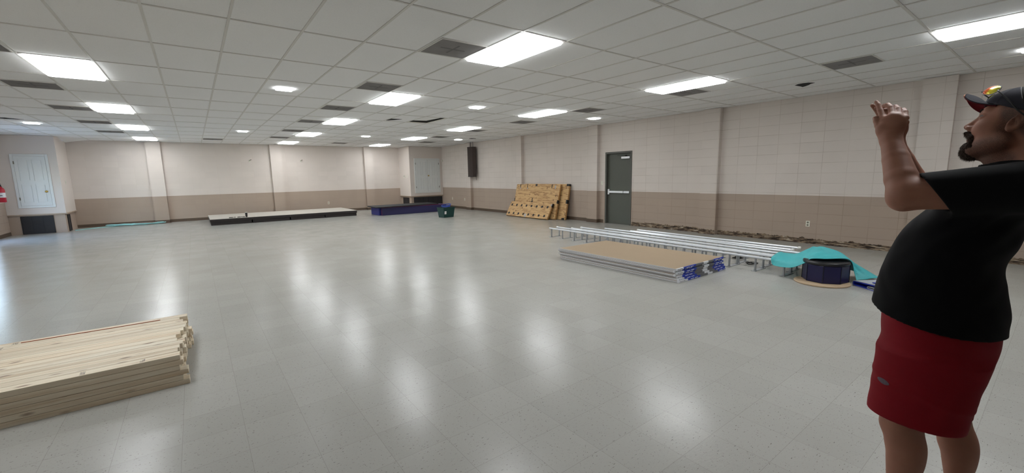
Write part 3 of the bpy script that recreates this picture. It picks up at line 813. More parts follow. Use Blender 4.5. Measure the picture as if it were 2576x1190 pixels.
for a in ((-w_/2,w_/2,-d_/2,-d_/2+.1),(-w_/2,w_/2,d_/2-.1,d_/2),(-w_/2,-w_/2+.1,-d_/2+.1,d_/2-.1),(w_/2-.1,w_/2,-d_/2+.1,d_/2-.1)): b.box(*a,1.16,1.21)
b.build('rim', M['tote_green'], t)
b = MB(); b.obox((-.72,-.565,.42),(.28,0,0),(0,-.006,0),(0,-.038,.36)); b.build('paper_label', M['paper'], t)
t = thing('plastic_basket', 'blue plastic basket tipped on top of the green tote', 'basket', (15.07,30.25,1.20), .3)
b = MB()
def ell(rx, ry, z, k, tilt=.12): a = 2*PI*k/36; return (rx*math.cos(a), ry*math.sin(a), z + tilt*math.cos(a)+tilt)
b.tube([ell(.62,.5,.16,k) for k in range(37)], .035, 8); b.build('rim', M['basket_blue'], t, smooth=True)
b = MB(); b.tube([ell(.5,.4,.04,k,.03) for k in range(37)], .03, 8)
for k in range(36): b.tube([ell(.5,.4,.04,k,.03), ell(.62,.5,.16,k)], .012, 5)
b.build('side_wall', M['basket_blue'], t)
b = MB()
for k in range(-5,6): b.box(k*.085-.01,k*.085+.01,-.33,.33,.03+k*.005,.05+k*.005); 
for k in range(-3,4): b.box(-.43,.43,k*.09-.01,k*.09+.01,.03,.045)
b.build('base_mesh', M['basket_blue'], t)

# ------------------------------------------------------------------ plywood panels leaning on the right wall
M['clip'] = plain('black steel bracket', srgb(20,20,20), .5, .3)
M['tape'] = plain('grey duct tape', srgb(160,162,166), .4, .2)
def leaning(name, lab, bot, top, y0, y1, th, deco):
    # local frame: x along +y of the room reversed (viewer's left is +y), y up the slope, z out of the face
    up = Vector((top[0]-bot[0], 0, top[1]-bot[1])); Ls = up.length; up.normalize()
    al = Vector((0,-1,0)); nrm = al.cross(up)                      # faces the hall (-x, up)
    t = thing(name, lab, 'plywood panel', (0,0,0))
    m = Matrix((al, up, nrm)).transposed().to_4x4(); m.translation = Vector((bot[0], y1, bot[1]))*S
    t.matrix_world = m; t.rotation_mode = 'XYZ'
    Lw = y1-y0
    MB().box(0, Lw, 0, Ls, -.06, 0).build('plywood_face', M['ply_face'], t)
    f = MB(); e = .12
    for a in ((0,Lw,0,e),(0,Lw,Ls-e,Ls),(0,e,e,Ls-e),(Lw-e,Lw,e,Ls-e),(Lw/2-e/2,Lw/2+e/2,e,Ls-e)): f.box(*a, -th, -.06)
    f.build('back_frame', M['ply_edge'], t)
    deco(t, Lw, Ls, th)
    return t
# plywood face colours run along the panel: swap of axes for its own local frame
M['ply_face'] = wood('plywood face', srgb(206,168,116), srgb(190,150,100), srgb(146,106,64), .55, 3.6, .001, .6, True, .06, True)
def corner_clip(t, x, y, w, h, th):
    b = MB(); b.box(x, x+w, y, y+h, -th-.01, .02); b.build('steel_clip', M['clip'], t, bevel=.006)
def deco_big(t, Lw, Ls, th):
    for x in (.72, 2.05, 6.35): corner_clip(t, x, Ls-.42, .1, .43, th*.3)
    corner_clip(t, 3.55, Ls-.2, .32, .21, th); corner_clip(t, -.02, 1.75, .12, .42, th); corner_clip(t, Lw-.11, 1.75, .12, .38, th)
    corner_clip(t, 3.3, 1.75, .12, .5, 0.01); corner_clip(t, 3.2, 1.75, .3, .1, 0.01); corner_clip(t, 7.2, 2.5, .05, .25, .01)
    for x in (.72,2.08): MB().box(x-.03,x+.14,Ls-.56,Ls-.42,-.01,.006).build('duct_tape', M['tape'], t)
    MB().box(6.9,7.05,Ls-.5,Ls-.1,-.01,.005).build('duct_tape', M['tape'], t)
def deco_back(t, Lw, Ls, th):
    corner_clip(t, Lw-.42, Ls-.22, .43, .23, th); corner_clip(t, Lw-.2, 1.75, .21, .42, th); corner_clip(t, Lw-.5, -.01, .42, .2, th*.5)
def deco_front(t, Lw, Ls, th):
    for r, y in enumerate((.34, 1.42)):
        for k in range(8):
            x = .42 + k*.925
            b = MB(); b.cyl((x,y,-.005),(x,y,.012),.145,n=20); b.build('hole_ring', M['clip'], t)
    MB().box(Lw*.46,Lw*.5,.02,.4,-.01,.004).build('duct_tape', M['tape'], t)
    MB().box(Lw-.22,Lw-.06,1.62,1.76,-.01,.006).build('duct_tape', M['tape'], t)
    corner_clip(t, Lw-.03, Ls-.45, .1, .42, th)
XF = XR-PD
leaning('plywood_panel','front narrow plywood panel with two rows of black ringed holes', (20.98,.11), (21.90,1.78), 18.5, 26.0, .20, deco_front)
leaning('plywood_panel','large swirled grain plywood panel with black clips, behind the holed panel', (21.72,.055), (22.62,3.82), 18.05, 25.75, .22, deco_big)
leaning('plywood_panel','rearmost plywood panel, sticking out to the right of the other two', (22.22,.05), (22.98,3.86), 17.0, 24.6, .22, deco_back)

# ------------------------------------------------------------------ hoses on the floor at the far left
M['mint'] = plain('mint green hose', srgb(150,206,206), .4, 0, .06)
M['brown_cord'] = plain('brown cord', srgb(120,92,78), .6)
r = random.Random(3); pts = [(-19.75,47.3,.03),(-19.0,48.2,.03),(-18.2,48.9,.03),(-17.4,49.4,.03)]
for k in range(150):
    a = k*.33; cx = -14.9 + .9*math.sin(k*.043); rx = 1.55 + .45*math.sin(k*.21); ry = .55 + .2*math.sin(k*.31+1)
    pts.append((cx + rx*math.cos(a+2.6), 49.55 + ry*math.sin(a+2.6)*.8, .05 + .11*abs(math.sin(k*.117)) + .06*r.random()))
o = MB().tube(pts, .042, 7).build('garden_hose', M['mint'], smooth=True); tag(o, 'mint green hose heaped in loose coils at the foot of the far wall', 'hose')
pts = []
for k in range(60):
    a = k*.42; pts.append((-14.2 + (.8+.25*math.sin(k*.5))*math.cos(a), 49.5 + .35*math.sin(a), .22 + .03*math.sin(k*.8)))
pts += [(-13.0,49.7,.03),(-12.3,49.75,.03),(-11.9,49.9,.03),(-12.2,50.05,.03)]
o = MB().tube(pts, .022, 6).build('power_cord', M['brown_cord'], smooth=True); tag(o, 'thin brown cord tangled in the mint green hose', 'cord')

# ------------------------------------------------------------------ the man (metres; distance fields meshed by surface nets)
f32 = np.float32
MX, MY = -2.06*S, -15.62*S            # where his mid line stands on the floor
def V3(*a): return np.array(a, f32)
def cone(p, a, b, ra, rb):
    a = np.asarray(a, f32); b = np.asarray(b, f32); ab = b-a
    t = np.clip(((p-a)@ab)/max(1e-9, float(ab@ab)), 0, 1)
    return np.sqrt((((p-a)-t[:,None]*ab)**2).sum(1)) - (ra+(rb-ra)*t)
def chain(p, pts, rs, k=.006):
    d = None
    for i in range(len(pts)-1):
        e = cone(p, pts[i], pts[i+1], rs[i], rs[i+1]); d = e if d is None else smin(d, e, k)
    return d
def ell(p, c, r, R=None):
    q = p-np.asarray(c, f32)
    if R is not None: q = q@R
    r = np.asarray(r, f32); k0 = np.sqrt(((q/r)**2).sum(1)); k1 = np.sqrt(((q/(r*r))**2).sum(1))
    return np.where(k1 > 1e-6, k0*(k0-1)/np.maximum(k1, 1e-6), -r.min())
def smin(a, b, k):
    h = np.clip(.5+.5*(b-a)/k, 0, 1); return b*(1-h)+a*h - k*h*(1-h)
def smax(a, b, k): return -smin(-a, -b, k)
def stack(p, rows, rot=0.):
    # upright tube of ellipses: rows of (z, cx, cy, rx, ry)
    rows = np.array(sorted(rows), f32); z = p[:,2]
    zz = np.linspace(rows[0,0], rows[-1,0], 80)
    def cub(col):
        x = rows[:,0]; y = rows[:,col]; m = np.gradient(y, x); i = np.clip(np.searchsorted(x, zz)-1, 0, len(x)-2)
        h = x[i+1]-x[i]; t = (zz-x[i])/h
        return (2*t**3-3*t**2+1)*y[i]+(t**3-2*t**2+t)*h*m[i]+(-2*t**3+3*t**2)*y[i+1]+(t**3-t**2)*h*m[i+1]
    cx, cy, rx, ry = (np.interp(z, zz, cub(c)).astype(f32) for c in (1,2,3,4))
    dx, dy = p[:,0]-cx, p[:,1]-cy
    k0 = np.sqrt((dx/rx)**2+(dy/ry)**2); k1 = np.sqrt((dx/rx**2)**2+(dy/ry**2)**2)
    d = np.where(k1 > 1e-4, k0*(k0-1)/np.maximum(k1,1e-4), -np.minimum(rx,ry))
    return np.maximum(d, np.maximum(rows[0,0]-z, z-rows[-1,0]))
def mesh_sdf(name, f, lo, hi, h, mat, parent, attrs=None):
    lo = np.array(lo, f32); hi = np.array(hi, f32); B = 8
    nb = np.ceil((hi-lo)/(h*B)).astype(int); n = nb*B+1
    g = np.stack(np.meshgrid(*[np.arange(k) for k in nb], indexing='ij'), -1).reshape(-1,3)
    d = f((lo + (g+.5)*(h*B)).astype(f32)); g = g[np.abs(d) < h*B*1.25]
    vol = np.full(n, 1., f32)
    off = np.stack(np.meshgrid(*[np.arange(B+1)]*3, indexing='ij'), -1).reshape(-1,3)
    for s in range(0, len(g), 400):
        gi = (g[s:s+400,None]*B + off[None]).reshape(-1,3)
        vol[gi[:,0],gi[:,1],gi[:,2]] = f((lo+gi*h).astype(f32))
    sg = vol < 0
    # unevaluated interior blocks must read inside
    c = np.zeros(tuple(n-1), np.int8)
    for i in (0,1):
        for j in (0,1):
            for k in (0,1): c += sg[i:n[0]-1+i, j:n[1]-1+j, k:n[2]-1+k]
    act = (c > 0) & (c < 8)
    ev = np.zeros(tuple(n), bool)
    for s in range(0, len(g), 400):
        gi = (g[s:s+400,None]*B + off[None]).reshape(-1,3); ev[gi[:,0],gi[:,1],gi[:,2]] = True
    ok = np.ones(tuple(n-1), bool)
    for i in (0,1):
        for j in (0,1):
            for k in (0,1): ok &= ev[i:n[0]-1+i, j:n[1]-1+j, k:n[2]-1+k]
    act &= ok
    ci = np.argwhere(act); idx = np.full(tuple(n-1), -1, np.int64); idx[act] = np.arange(len(ci))
    acc = np.zeros((len(ci),3)); cnt = np.zeros(len(ci))
    cor = [(i,j,k) for i in (0,1) for j in (0,1) for k in (0,1)]
    for a in cor:
        for ax in range(3):
            if a[ax]: continue
            b = list(a); b[ax] = 1
            va = vol[ci[:,0]+a[0],ci[:,1]+a[1],ci[:,2]+a[2]]; vb = vol[ci[:,0]+b[0],ci[:,1]+b[1],ci[:,2]+b[2]]
            m = (va < 0) != (vb < 0); t = np.where(m, va/np.where(m, va-vb, 1), 0)
            q = np.array(a, float)[None]+np.zeros((len(ci),1)); q[:,ax] += t
            acc[m] += q[m]; cnt[m] += 1
    vs = lo + (ci + acc/cnt[:,None])*h
    quads = []
    for ax in range(3):
        o1, o2 = [(1,2),(2,0),(0,1)][ax]
        sl0 = [slice(None)]*3; sl1 = [slice(None)]*3; sl0[ax] = slice(0,-1); sl1[ax] = slice(1,None)
        e = np.argwhere(sg[tuple(sl0)] != sg[tuple(sl1)])
        e = e[(e[:,o1] > 0) & (e[:,o2] > 0) & (e[:,o1] < n[o1]-1) & (e[:,o2] < n[o2]-1)]
        if not len(e): continue
        def cell(d1, d2):
            q = e.copy(); q[:,o1] -= d1; q[:,o2] -= d2; return idx[q[:,0],q[:,1],q[:,2]]
        Q = np.stack([cell(1,1), cell(0,1), cell(0,0), cell(1,0)], 1)
        flip = ~sg[tuple(e.T)]
        Q[flip] = Q[flip][:, ::-1]
        quads.append(Q[(Q >= 0).all(1)])
    Q = np.concatenate(quads)
    me = bpy.data.meshes.new(name)
    me.vertices.add(len(vs)); me.vertices.foreach_set('co', vs.astype(f32).ravel())
    me.loops.add(Q.size); me.loops.foreach_set('vertex_index', Q.ravel().astype(np.int32))
    me.polygons.add(len(Q)); me.polygons.foreach_set('loop_start', np.arange(0, Q.size, 4, dtype=np.int32))
    me.polygons.foreach_set('use_smooth', np.ones(len(Q), bool))
    me.update(calc_edges=True); me.validate()
    if attrs:
        for an, fn in attrs.items():
            at = me.attributes.new(an, 'FLOAT', 'POINT'); at.data.foreach_set('value', fn(vs.astype(f32)).astype(f32))
    me.materials.append(mat)
    o = bpy.data.objects.new(name, me); COL.objects.link(o); o.parent = parent
    return o
# --- head frame
HO = np.array([0., .133, 1.609]); HP, HY, HS = math.radians(16), math.radians(-10), 1.06
cpp, spp, cyy, syy = math.cos(HP), math.sin(HP), math.cos(HY), math.sin(HY)
RX = np.array([[1,0,0],[0,cpp,-spp],[0,spp,cpp]]); RZ = np.array([[cyy,-syy,0],[syy,cyy,0],[0,0,1]])
ar = math.radians(16); RY = np.array([[math.cos(ar),0,math.sin(ar)],[0,1,0],[-math.sin(ar),0,math.cos(ar)]])
HR = (RZ@RX@RY)
def to_head(p):
    q = (((p-HO)@HR)/HS).astype(f32); low = np.minimum(q[:,2], 0)
    q[:,1] += .016*np.clip((-low-.02)/.07, 0, 1); q[:,2] += low*.13
    return q
def from_head(q): return (np.asarray(q)*HS)@HR.T + HO
def f_head(q):
    m = q.copy(); m[:,0] = np.abs(m[:,0])                     # mirrored half
    d = ell(q, (0,-.008,.055), (.076,.098,.072))
    d = smin(d, ell(q, (0,.04,-.015), (.062,.06,.085)), .03)
    d = smin(d, cone(m, (.052,.01,-.055), (.02,.078,-.096), .022, .02), .03)
    d = smin(d, ell(q, (0,.08,-.098), (.028,.022,.022)), .02)
    d = smin(d, ell(m, (.045,.052,-.018), (.024,.03,.028)), .02)
    d = smin(d, cone(m, (.008,.093,.041), (.045,.078,.043), .011, .010), .014)
    d = smax(d, -ell(m, (.037,.104,.021), (.022,.019,.014)), .012)
    eye = np.sqrt(((m-V3(.034,.079,.021))**2).sum(1))-.0142
    eye = smax(eye, -ell(m, (.038,.091,.0205), (.0155,.016,.0034)), .002)
    d = smin(d, eye, .006)
    d = smin(d, cone(q, (0,.092,.032), (0,.113,-.010), .0075, .011), .010)
    d = smin(d, ell(m, (.0125,.1035,-.017), (.0085,.012,.0085)), .006)
    d = smax(d, -ell(m, (.0065,.110,-.0245), (.0038,.006,.004)), .003)
    d = smin(d, cone(m, (0,.0985,-.0465), (.022,.089,-.051), .0065, .004), .006)
    d = smin(d, cone(m, (0,.0975,-.060), (.02,.089,-.055), .0075, .004), .006)
    d = smax(d, -cone(m, (0,.107,-.0535), (.024,.093,-.0535), .0018, .0012), .003)
    # ear: rim, bowl, lobe, tragus
    e = q.copy(); e[:,0] = np.abs(q[:,0]); c = V3(.079,-.008,.002)
    tilt = math.radians(14); R = np.array([[1,0,0],[0,math.cos(tilt),-math.sin(tilt)],[0,math.sin(tilt),math.cos(tilt)]], f32)
    flare = math.radians(-24); R2 = np.array([[math.cos(flare),-math.sin(flare),0],[math.sin(flare),math.cos(flare),0],[0,0,1]], f32)
    R = (R2@R).astype(f32)
    ear = ell(e, c, (.0085,.0175,.031), R)
    ear = smax(ear, -ell(e, c+V3(.0085,.002,.001), (.0085,.0105,.021), R), .004)
    ear = smin(ear, ell(e, c+V3(.000,.007,-.024), (.006,.009,.010), R), .006)
    ear = smin(ear, cone(e, c+V3(.001,.004,.016), c+V3(.003,-.007,-.006), .0028, .0035), .004)
    ear = smin(ear, ell(e, c+V3(-.002,.013,-.006), (.006,.005,.008), R), .006)
    d = smin(d, ear, .007)
    return d*HS
# --- arms, hands, legs: (left is the side turned to the camera, -x)
ARM = {-1: dict(sh=(-.175,.10,1.425), el=(-.225,.352,1.398), wr=(-.108,.433,1.603)),
        1: dict(sh=(.175,.10,1.425), el=(.225,.402,1.398), wr=(.102,.466,1.600))}
HAND = dict(
    index=[(-.087,.464,1.682),(-.067,.481,1.713),(-.050,.492,1.738),(-.040,.502,1.752)],
    middle=[(-.088,.439,1.690),(-.058,.452,1.722),(-.032,.468,1.737),(-.016,.482,1.738)],
    ring=[(-.087,.420,1.686),(-.056,.430,1.714),(-.030,.444,1.727),(-.014,.458,1.726)],
    little=[(-.086,.402,1.676),(-.062,.408,1.700),(-.040,.418,1.712),(-.026,.428,1.712)],
    thumb=[(-.112,.460,1.632),(-.100,.474,1.656),(-.091,.483,1.674),(-.086,.489,1.686)])
FR = dict(index=(.0115,.0095,.0085,.0072), middle=(.0118,.0098,.0088,.0075), ring=(.011,.0092,.0082,.007), little=(.0098,.008,.0072,.0062), thumb=(.016,.0125,.0108,.0088))
def f_hand(p, side):
    q = p.copy()
    if side > 0: q = q-V3(-.006,.029,-.003); q[:,0] = -q[:,0]
    W = np.array(ARM[-1]['wr'], f32)
    d = cone(q, W, (-.100,.436,1.632), .029, .032)
    d = smin(d, ell(q, (-.098,.434,1.655), (.019,.041,.042)), .018)
    for n_ in ('index','middle','ring','little'):
        d = smin(d, cone(q, (-.103,.44 + .35*(HAND[n_][0][1]-.432),1.635), HAND[n_][0], .016, FR[n_][0]+.0015), .008)
    d = smin(d, ell(q, (-.108,.458,1.637), (.019,.022,.027)), .012)       # thumb ball
    for n_, pts in HAND.items(): d = smin(d, chain(q, pts, FR[n_], .003), .004)
    return d
def f_arm(p, side):
    a = ARM[side]; sh, el, wr = (np.array(a[k], f32) for k in ('sh','el','wr'))
    d = chain(p, [sh, sh+.5*(el-sh), el], [.062,.058,.05], .004)
    ax = (wr-el)
    d = smin(d, chain(p, [el, el+.28*ax, el+.62*ax, wr], [.046,.048,.040,.0305], .004), .025)
    d = smin(d, ell(p, el+V3(0,.010,-.016), (.036,.034,.034)), .02)       # point of the elbow
    return smin(d, f_hand(p, side), .02)
LEG = {-1: [(-.11,.27,.86),(-.125,.305,.51),(-.125,.292,.36),(-.125,.285,.10)], 1: [(.10,.25,.86),(.105,.192,.47),(.105,.170,.34),(.105,.135,.10)]}
LEGTOP = {-1:.61, 1:.60}
L_ROWS = [(.50,-.120,.277,.106,.139),(.60,-.118,.272,.104,.141),(.70,-.108,.264,.101,.147),(.80,-.10,.258,.098,.15),(.92,-.10,.258,.098,.15)]
R_ROWS = [(.45,.10,.24,.096,.10),(.56,.10,.242,.098,.104),(.70,.098,.25,.098,.118),(.80,.095,.255,.098,.13),(.92,.095,.255,.098,.13)]
def shorts_leg(p, side): return stack(p, L_ROWS if side < 0 else R_ROWS)
def f_leg(p, side):
    hip, kn, ca, an = (np.array(q, f32) for q in LEG[side]); s_ = 1 if side < 0 else .86
    d = chain(p, [hip, hip+.55*(kn-hip), kn], [.088,.072,.056*s_], .03)
    d = smin(d, chain(p, [kn, kn+V3(0,-.01,-.06), an], [.055*s_,.05*s_,.034], .03), .03)
    d = smin(d, ell(p, ca+V3(0,-.020,.035), (.046*s_,.043*s_,.085)), .04)
    d = smin(d, ell(p, kn+V3(0,.032,.005), (.034,.028,.042)), .025)       # kneecap
    d = np.where(p[:,2] > LEGTOP[side], np.maximum(d, shorts_leg(p, side)+.028), d)
    d = smin(d, chain(p, [an+V3(0,-.02,-.05), an+V3(0,.09,-.065), an+V3(0,.16,-.075)], [.036,.034,.026], .02), .03)
    return d
TORSO = [(.80,0,.25,.16,.13),(.92,0,.26,.17,.15),(1.05,0,.262,.18,.165),(1.17,0,.25,.18,.16),(1.314,0,.205,.18,.13),(1.40,0,.15,.165,.105),(1.455,0,.118,.10,.08),(1.48,0,.112,.075,.075)]
SHIRT = [(.88,0,.272,.216,.190),(.98,0,.270,.208,.185),(1.07,0,.272,.204,.172),(1.15,0,.266,.203,.158),(1.22,0,.243,.203,.158),(1.33,0,.202,.200,.136),(1.40,0,.155,.188,.116),(1.45,0,.122,.135,.096),(1.475,0,.118,.098,.092),(1.50,0,.115,.084,.092)]
def boxed(fn, lo, hi):
    lo = np.array(lo, f32); hi = np.array(hi, f32)
    def g(p):
        m = ((p > lo) & (p < hi)).all(1); d = np.full(len(p), .5, f32)
        if m.any(): d[m] = fn(p[m])
        # outside the box: distance to the box itself keeps the field a lower bound
        o = ~m
        if o.any(): d[o] = np.sqrt((np.maximum(np.maximum(lo-p[o], p[o]-hi), 0)**2).sum(1)) + .03
        return d
    return g
def f_neck(p):
    d = cone(p, (0,.075,1.60), (0,.098,1.43), .066, .078)
    d = smin(d, ell(p, (0,.145,1.515), (.05,.055,.045)), .04)             # soft underside of the chin
    return smin(d, chain(p, [(-.15,.08,1.435),(0,.07,1.50),(.15,.08,1.435)], [.04,.06,.04], .03), .03)
G_HEAD = boxed(lambda p: smin(f_head(to_head(p)), f_neck(p), .03), (-.2,-.05,1.40), (.2,.32,1.80))
G_AL = boxed(lambda p: f_arm(p, -1), (-.34,.0,1.30), (-.0,.56,1.80)); G_AR = boxed(lambda p: f_arm(p, 1), (0,.0,1.30), (.40,.56,1.80))
G_LL = boxed(lambda p: f_leg(p, -1), (-.26,.08,0), (-.0,.55,1.0)); G_LR = boxed(lambda p: f_leg(p, 1), (-.0,-.02,0), (.24,.45,1.0))
G_T = boxed(lambda p: stack(p, TORSO), (-.25,.0,.76), (.25,.5,1.52))
def f_body(p):
    d = np.maximum(G_T(p), stack(p, SHIRT)+.030)
    for g_, k in ((G_HEAD,.04),(G_AL,.03),(G_AR,.03),(G_LL,.05),(G_LR,.05)): d = smin(d, g_(p), k)
    return d
def stub(p):
    q = to_head(p); m = q.copy(); m[:,0] = np.abs(m[:,0])
    d = cone(m, (.066,.0,-.03), (.058,.02,-.075), .012, .016); d = np.minimum(d, cone(m, (.058,.02,-.075), (.02,.08,-.11), .022, .03))
    d = np.minimum(d, cone(m, (.04,.0,-.11), (.0,.05,-.125), .02, .03))
    d = np.minimum(d, cone(m, (.07,.018,.02), (.066,.01,-.03), .010, .014))
    return np.clip(1-(d)/.018, 0, 1)
def temple_hair(p):
    q = to_head(p); m = q.copy(); m[:,0] = np.abs(m[:,0])
    d = np.minimum(ell(m, (.07,.012,.045), (.03,.03,.032)), ell(m, (.06,-.06,.02), (.05,.055,.05)))
    return np.clip(1-d/.012, 0, 1)
def lips(p):
    q = to_head(p); m = q.copy(); m[:,0] = np.abs(m[:,0])
    return np.clip(1-np.minimum(cone(m,(0,.101,-.048),(.02,.092,-.051),.0045,.002), cone(m,(0,.1,-.06),(.018,.092,-.055),.0055,.002))/.003, 0, 1)
def skin_mat():
    t = NT('weathered skin'); v = t.coords()
    c = t.mix(t.noise(v, 16, 4), srgb(172,122,100), srgb(152,102,82))
    c = t.mix(t.math('MULTIPLY', t.ramp(t.noise(v, 95, 3), [(.55,(0,0,0)),(.75,(1,1,1))]), .3), c, srgb(165,104,86))
    def attr(n): a = t.node('Attribute'); a.attribute_name = n; return a.outputs['Fac']
    fine = t.ramp(t.noise(v, 900, 2), [(.38,(.25,.25,.25)),(.62,(1,1,1))])
    c = t.mix(t.math('MULTIPLY', t.math('MULTIPLY', attr('stubble'), fine), .88), c, srgb(58,44,38))
    c = t.mix(t.math('MULTIPLY', t.math('MULTIPLY', attr('cropped'), fine), .85), c, srgb(70,62,58))
    c = t.mix(t.math('MULTIPLY', attr('lips'), .6), c, srgb(150,88,82))
    t.b.inputs['Subsurface Weight'].default_value = .08; t.b.inputs['Subsurface Radius'].default_value = (.01,.004,.002)
    return t.set(c, .58, 0, t.bump(t.noise(v, 300, 3), .15, .001))
M['skin'] = skin_mat()
def fabric(name, c, rough=.9, var=.12):
    t = NT(name); v = t.coords(); n = t.noise(v, 14, 4)
    col = t.mix(n, tuple(x*(1-var) for x in c[:3])+(1,), tuple(min(1,x*(1+var)) for x in c[:3])+(1,))
    wv = t.noise(v, 700, 2)
    t.b.inputs['Sheen Weight'].default_value = .03
    return t.set(col, rough, 0, t.bump(wv, .15, .0006), .15)
M['tee'] = fabric('black cotton', srgb(16,16,18)); M['shorts'] = fabric('dark red woven polyester', srgb(132,20,32), .75)
M['hair'] = fabric('dark brown beard hair', srgb(50,38,32)); M['capg'] = fabric('charcoal cap twill', srgb(62,62,70)); M['mesh_back'] = fabric('grey cap mesh', srgb(58,56,54))
M['maroon'] = fabric('maroon brim underside', srgb(92,18,28)); M['orange_edge'] = fabric('pale orange brim edge', srgb(205,150,125))
man = thing('person', 'man in black t-shirt, red shorts and dark cap raising both hands before his face', 'person', (MX/S, MY/S, 0))
body = mesh_sdf('body', f_body, (-.36,-.06,-.005), (.36,.58,1.81), .003, M['skin'], man, dict(stubble=stub, cropped=temple_hair, lips=lips))
def vnoise(p, s, a): return a*(np.sin(p[:,0]*s+1.3*np.sin(p[:,2]*s*.7))*np.sin(p[:,1]*s*1.1+2)*np.sin(p[:,2]*s*.9+.7*np.sin(p[:,1]*s)))
# --- shirt
def f_shirt(p):
    w_ = vnoise(p, 38, .003) + vnoise(p+1, 17, .005)
    w_ = w_ + .005*np.sin(70*(p[:,2]+.9*p[:,1])-14*p[:,0])*np.exp(-((p[:,1]-.2)**2+(p[:,2]-1.33)**2)/.012)   # pull folds under the arm
    d = stack(p, SHIRT) + w_
    for s_ in (-1, 1):
        a = ARM[s_]; sh, el = np.array(a['sh'], f32), np.array(a['el'], f32); ax = (el-sh)/np.linalg.norm(el-sh)
        hem = sh+ax*.185; nrm = ax + V3(0,-.10,-.50); nrm /= np.linalg.norm(nrm)
        sl = chain(p, [sh+V3(-s_*.05,.01,-.01), sh, sh+ax*.25], [.088,.080,.072], .004)
        cut = (p-hem)@nrm
        sl = np.maximum(sl, cut)
        sl = np.maximum(sl, -np.maximum(chain(p, [sh, sh+ax*.30], [.066,.062], .004), -(cut+.05)))
        d = smin(d, sl, .045)
    body = stack(p, SHIRT) + w_
    hz = .928 + .16*(p[:,1]-.27) + .006*np.sin(9*p[:,0]+3*p[:,1])
    d = np.maximum(d, hz-p[:,2])
    d = np.maximum(d, -np.maximum(body+.013, p[:,2]-1.0))
    neckhole = ell(p, (0,.128,1.525), (.074,.086,.066))
    return smax(d, -neckhole, .004)
B_SH = boxed(f_shirt, (-.34,-.02,.88), (.40,.50,1.56))
mesh_sdf('t_shirt', B_SH, (-.33,-.01,.90), (.38,.49,1.54), .004, M['tee'], man)
# --- shorts
def f_shorts(p):
    hip = stack(p, [(.66,0,.25,.12,.10),(.74,0,.252,.17,.14),(.84,0,.255,.197,.160),(.93,0,.258,.192,.163),(1.0,0,.26,.18,.155)])
    l = stack(p, L_ROWS[:4]); r = stack(p, R_ROWS[:4])
    leg = smin(l, r, .03)
    w_ = vnoise(p, 30, .0015) + .001*np.sin(34*p[:,2]+22*p[:,1]+6*np.sin(9*p[:,2]))*np.clip((.9-p[:,2])/.3,0,1) - .003*np.exp(-((p[:,2]-.66-.25*(p[:,1]-.2))/.012)**2)
    d = smin(hip, leg, .05) + w_
    cutl = np.where(p[:,0] < 0, .550 - .03*(p[:,0]+.12), .52) - p[:,2]
    d = np.maximum(d, cutl)
    for lg_, top in ((l,.63),(r,.62)): d = np.maximum(d, -np.maximum(lg_+w_+.012, p[:,2]-top))
    return d
sh_o = mesh_sdf('shorts', boxed(f_shorts, (-.26,.05,.48), (.24,.48,1.02)), (-.26,.05,.49), (.24,.47,1.01), .004, M['shorts'], man)
def on_shorts(y, z):
    xs_ = np.linspace(-.26,-.05,400); q = np.stack([xs_, np.full(400,y), np.full(400,z)], 1).astype(f32); return float(xs_[np.argmax(f_shorts(q) < 0)])-.0015
b = MB(); vs = []; n_ = 14
for k in range(n_+1):
    y = .382 - .040*k/n_; h_ = .010*math.sin(PI*(k+.5)/(n_+1))**.6; zc = .690 - .004*k/n_
    for z in (zc+h_, zc, zc-h_): vs.append((on_shorts(y, z), y, z))
b.add(vs, [(k*3+j, k*3+j+1, k*3+j+4, k*3+j+3) for k in range(n_) for j in (0,1)])
lo_ = b.build('logo_patch', plain('grey print', srgb(96,80,92), .7), sh_o, unit=1.0)
# --- cap, built in the head frame
def f_cap(p):
    q = to_head(p)
    d = ell(q, (0,-.004,.052), (.0845,.107,.083)); d = smin(d, ell(q, (0,.036,.068), (.070,.068,.053)), .02)
    inn = ell(q, (0,-.004,.050), (.0795,.102,.078)); inn = smin(inn, ell(q, (0,.036,.066), (.065,.063,.048)), .02)
    base = (.046 + .16*(q[:,1])*.9 - .006*np.cos(q[:,1]*20)) - q[:,2]
    d = np.maximum(smax(d, -inn, .002), base)
    a = np.arctan2(q[:,0], q[:,1]-.0)
    seam = np.minimum(np.abs(q[:,0]), np.minimum(np.abs(q[:,0]*.5-q[:,1]*.866+.02), np.abs(q[:,0]*.5+q[:,1]*.866-.02)))
    return d*HS - .0012*np.exp(-(seam/.0025)**2)
cap = mesh_sdf('cap', boxed(f_cap, (-.14,-.05,1.58), (.14,.30,1.82)), (-.13,-.04,1.60), (.13,.28,1.80), .003, M['capg'], man)
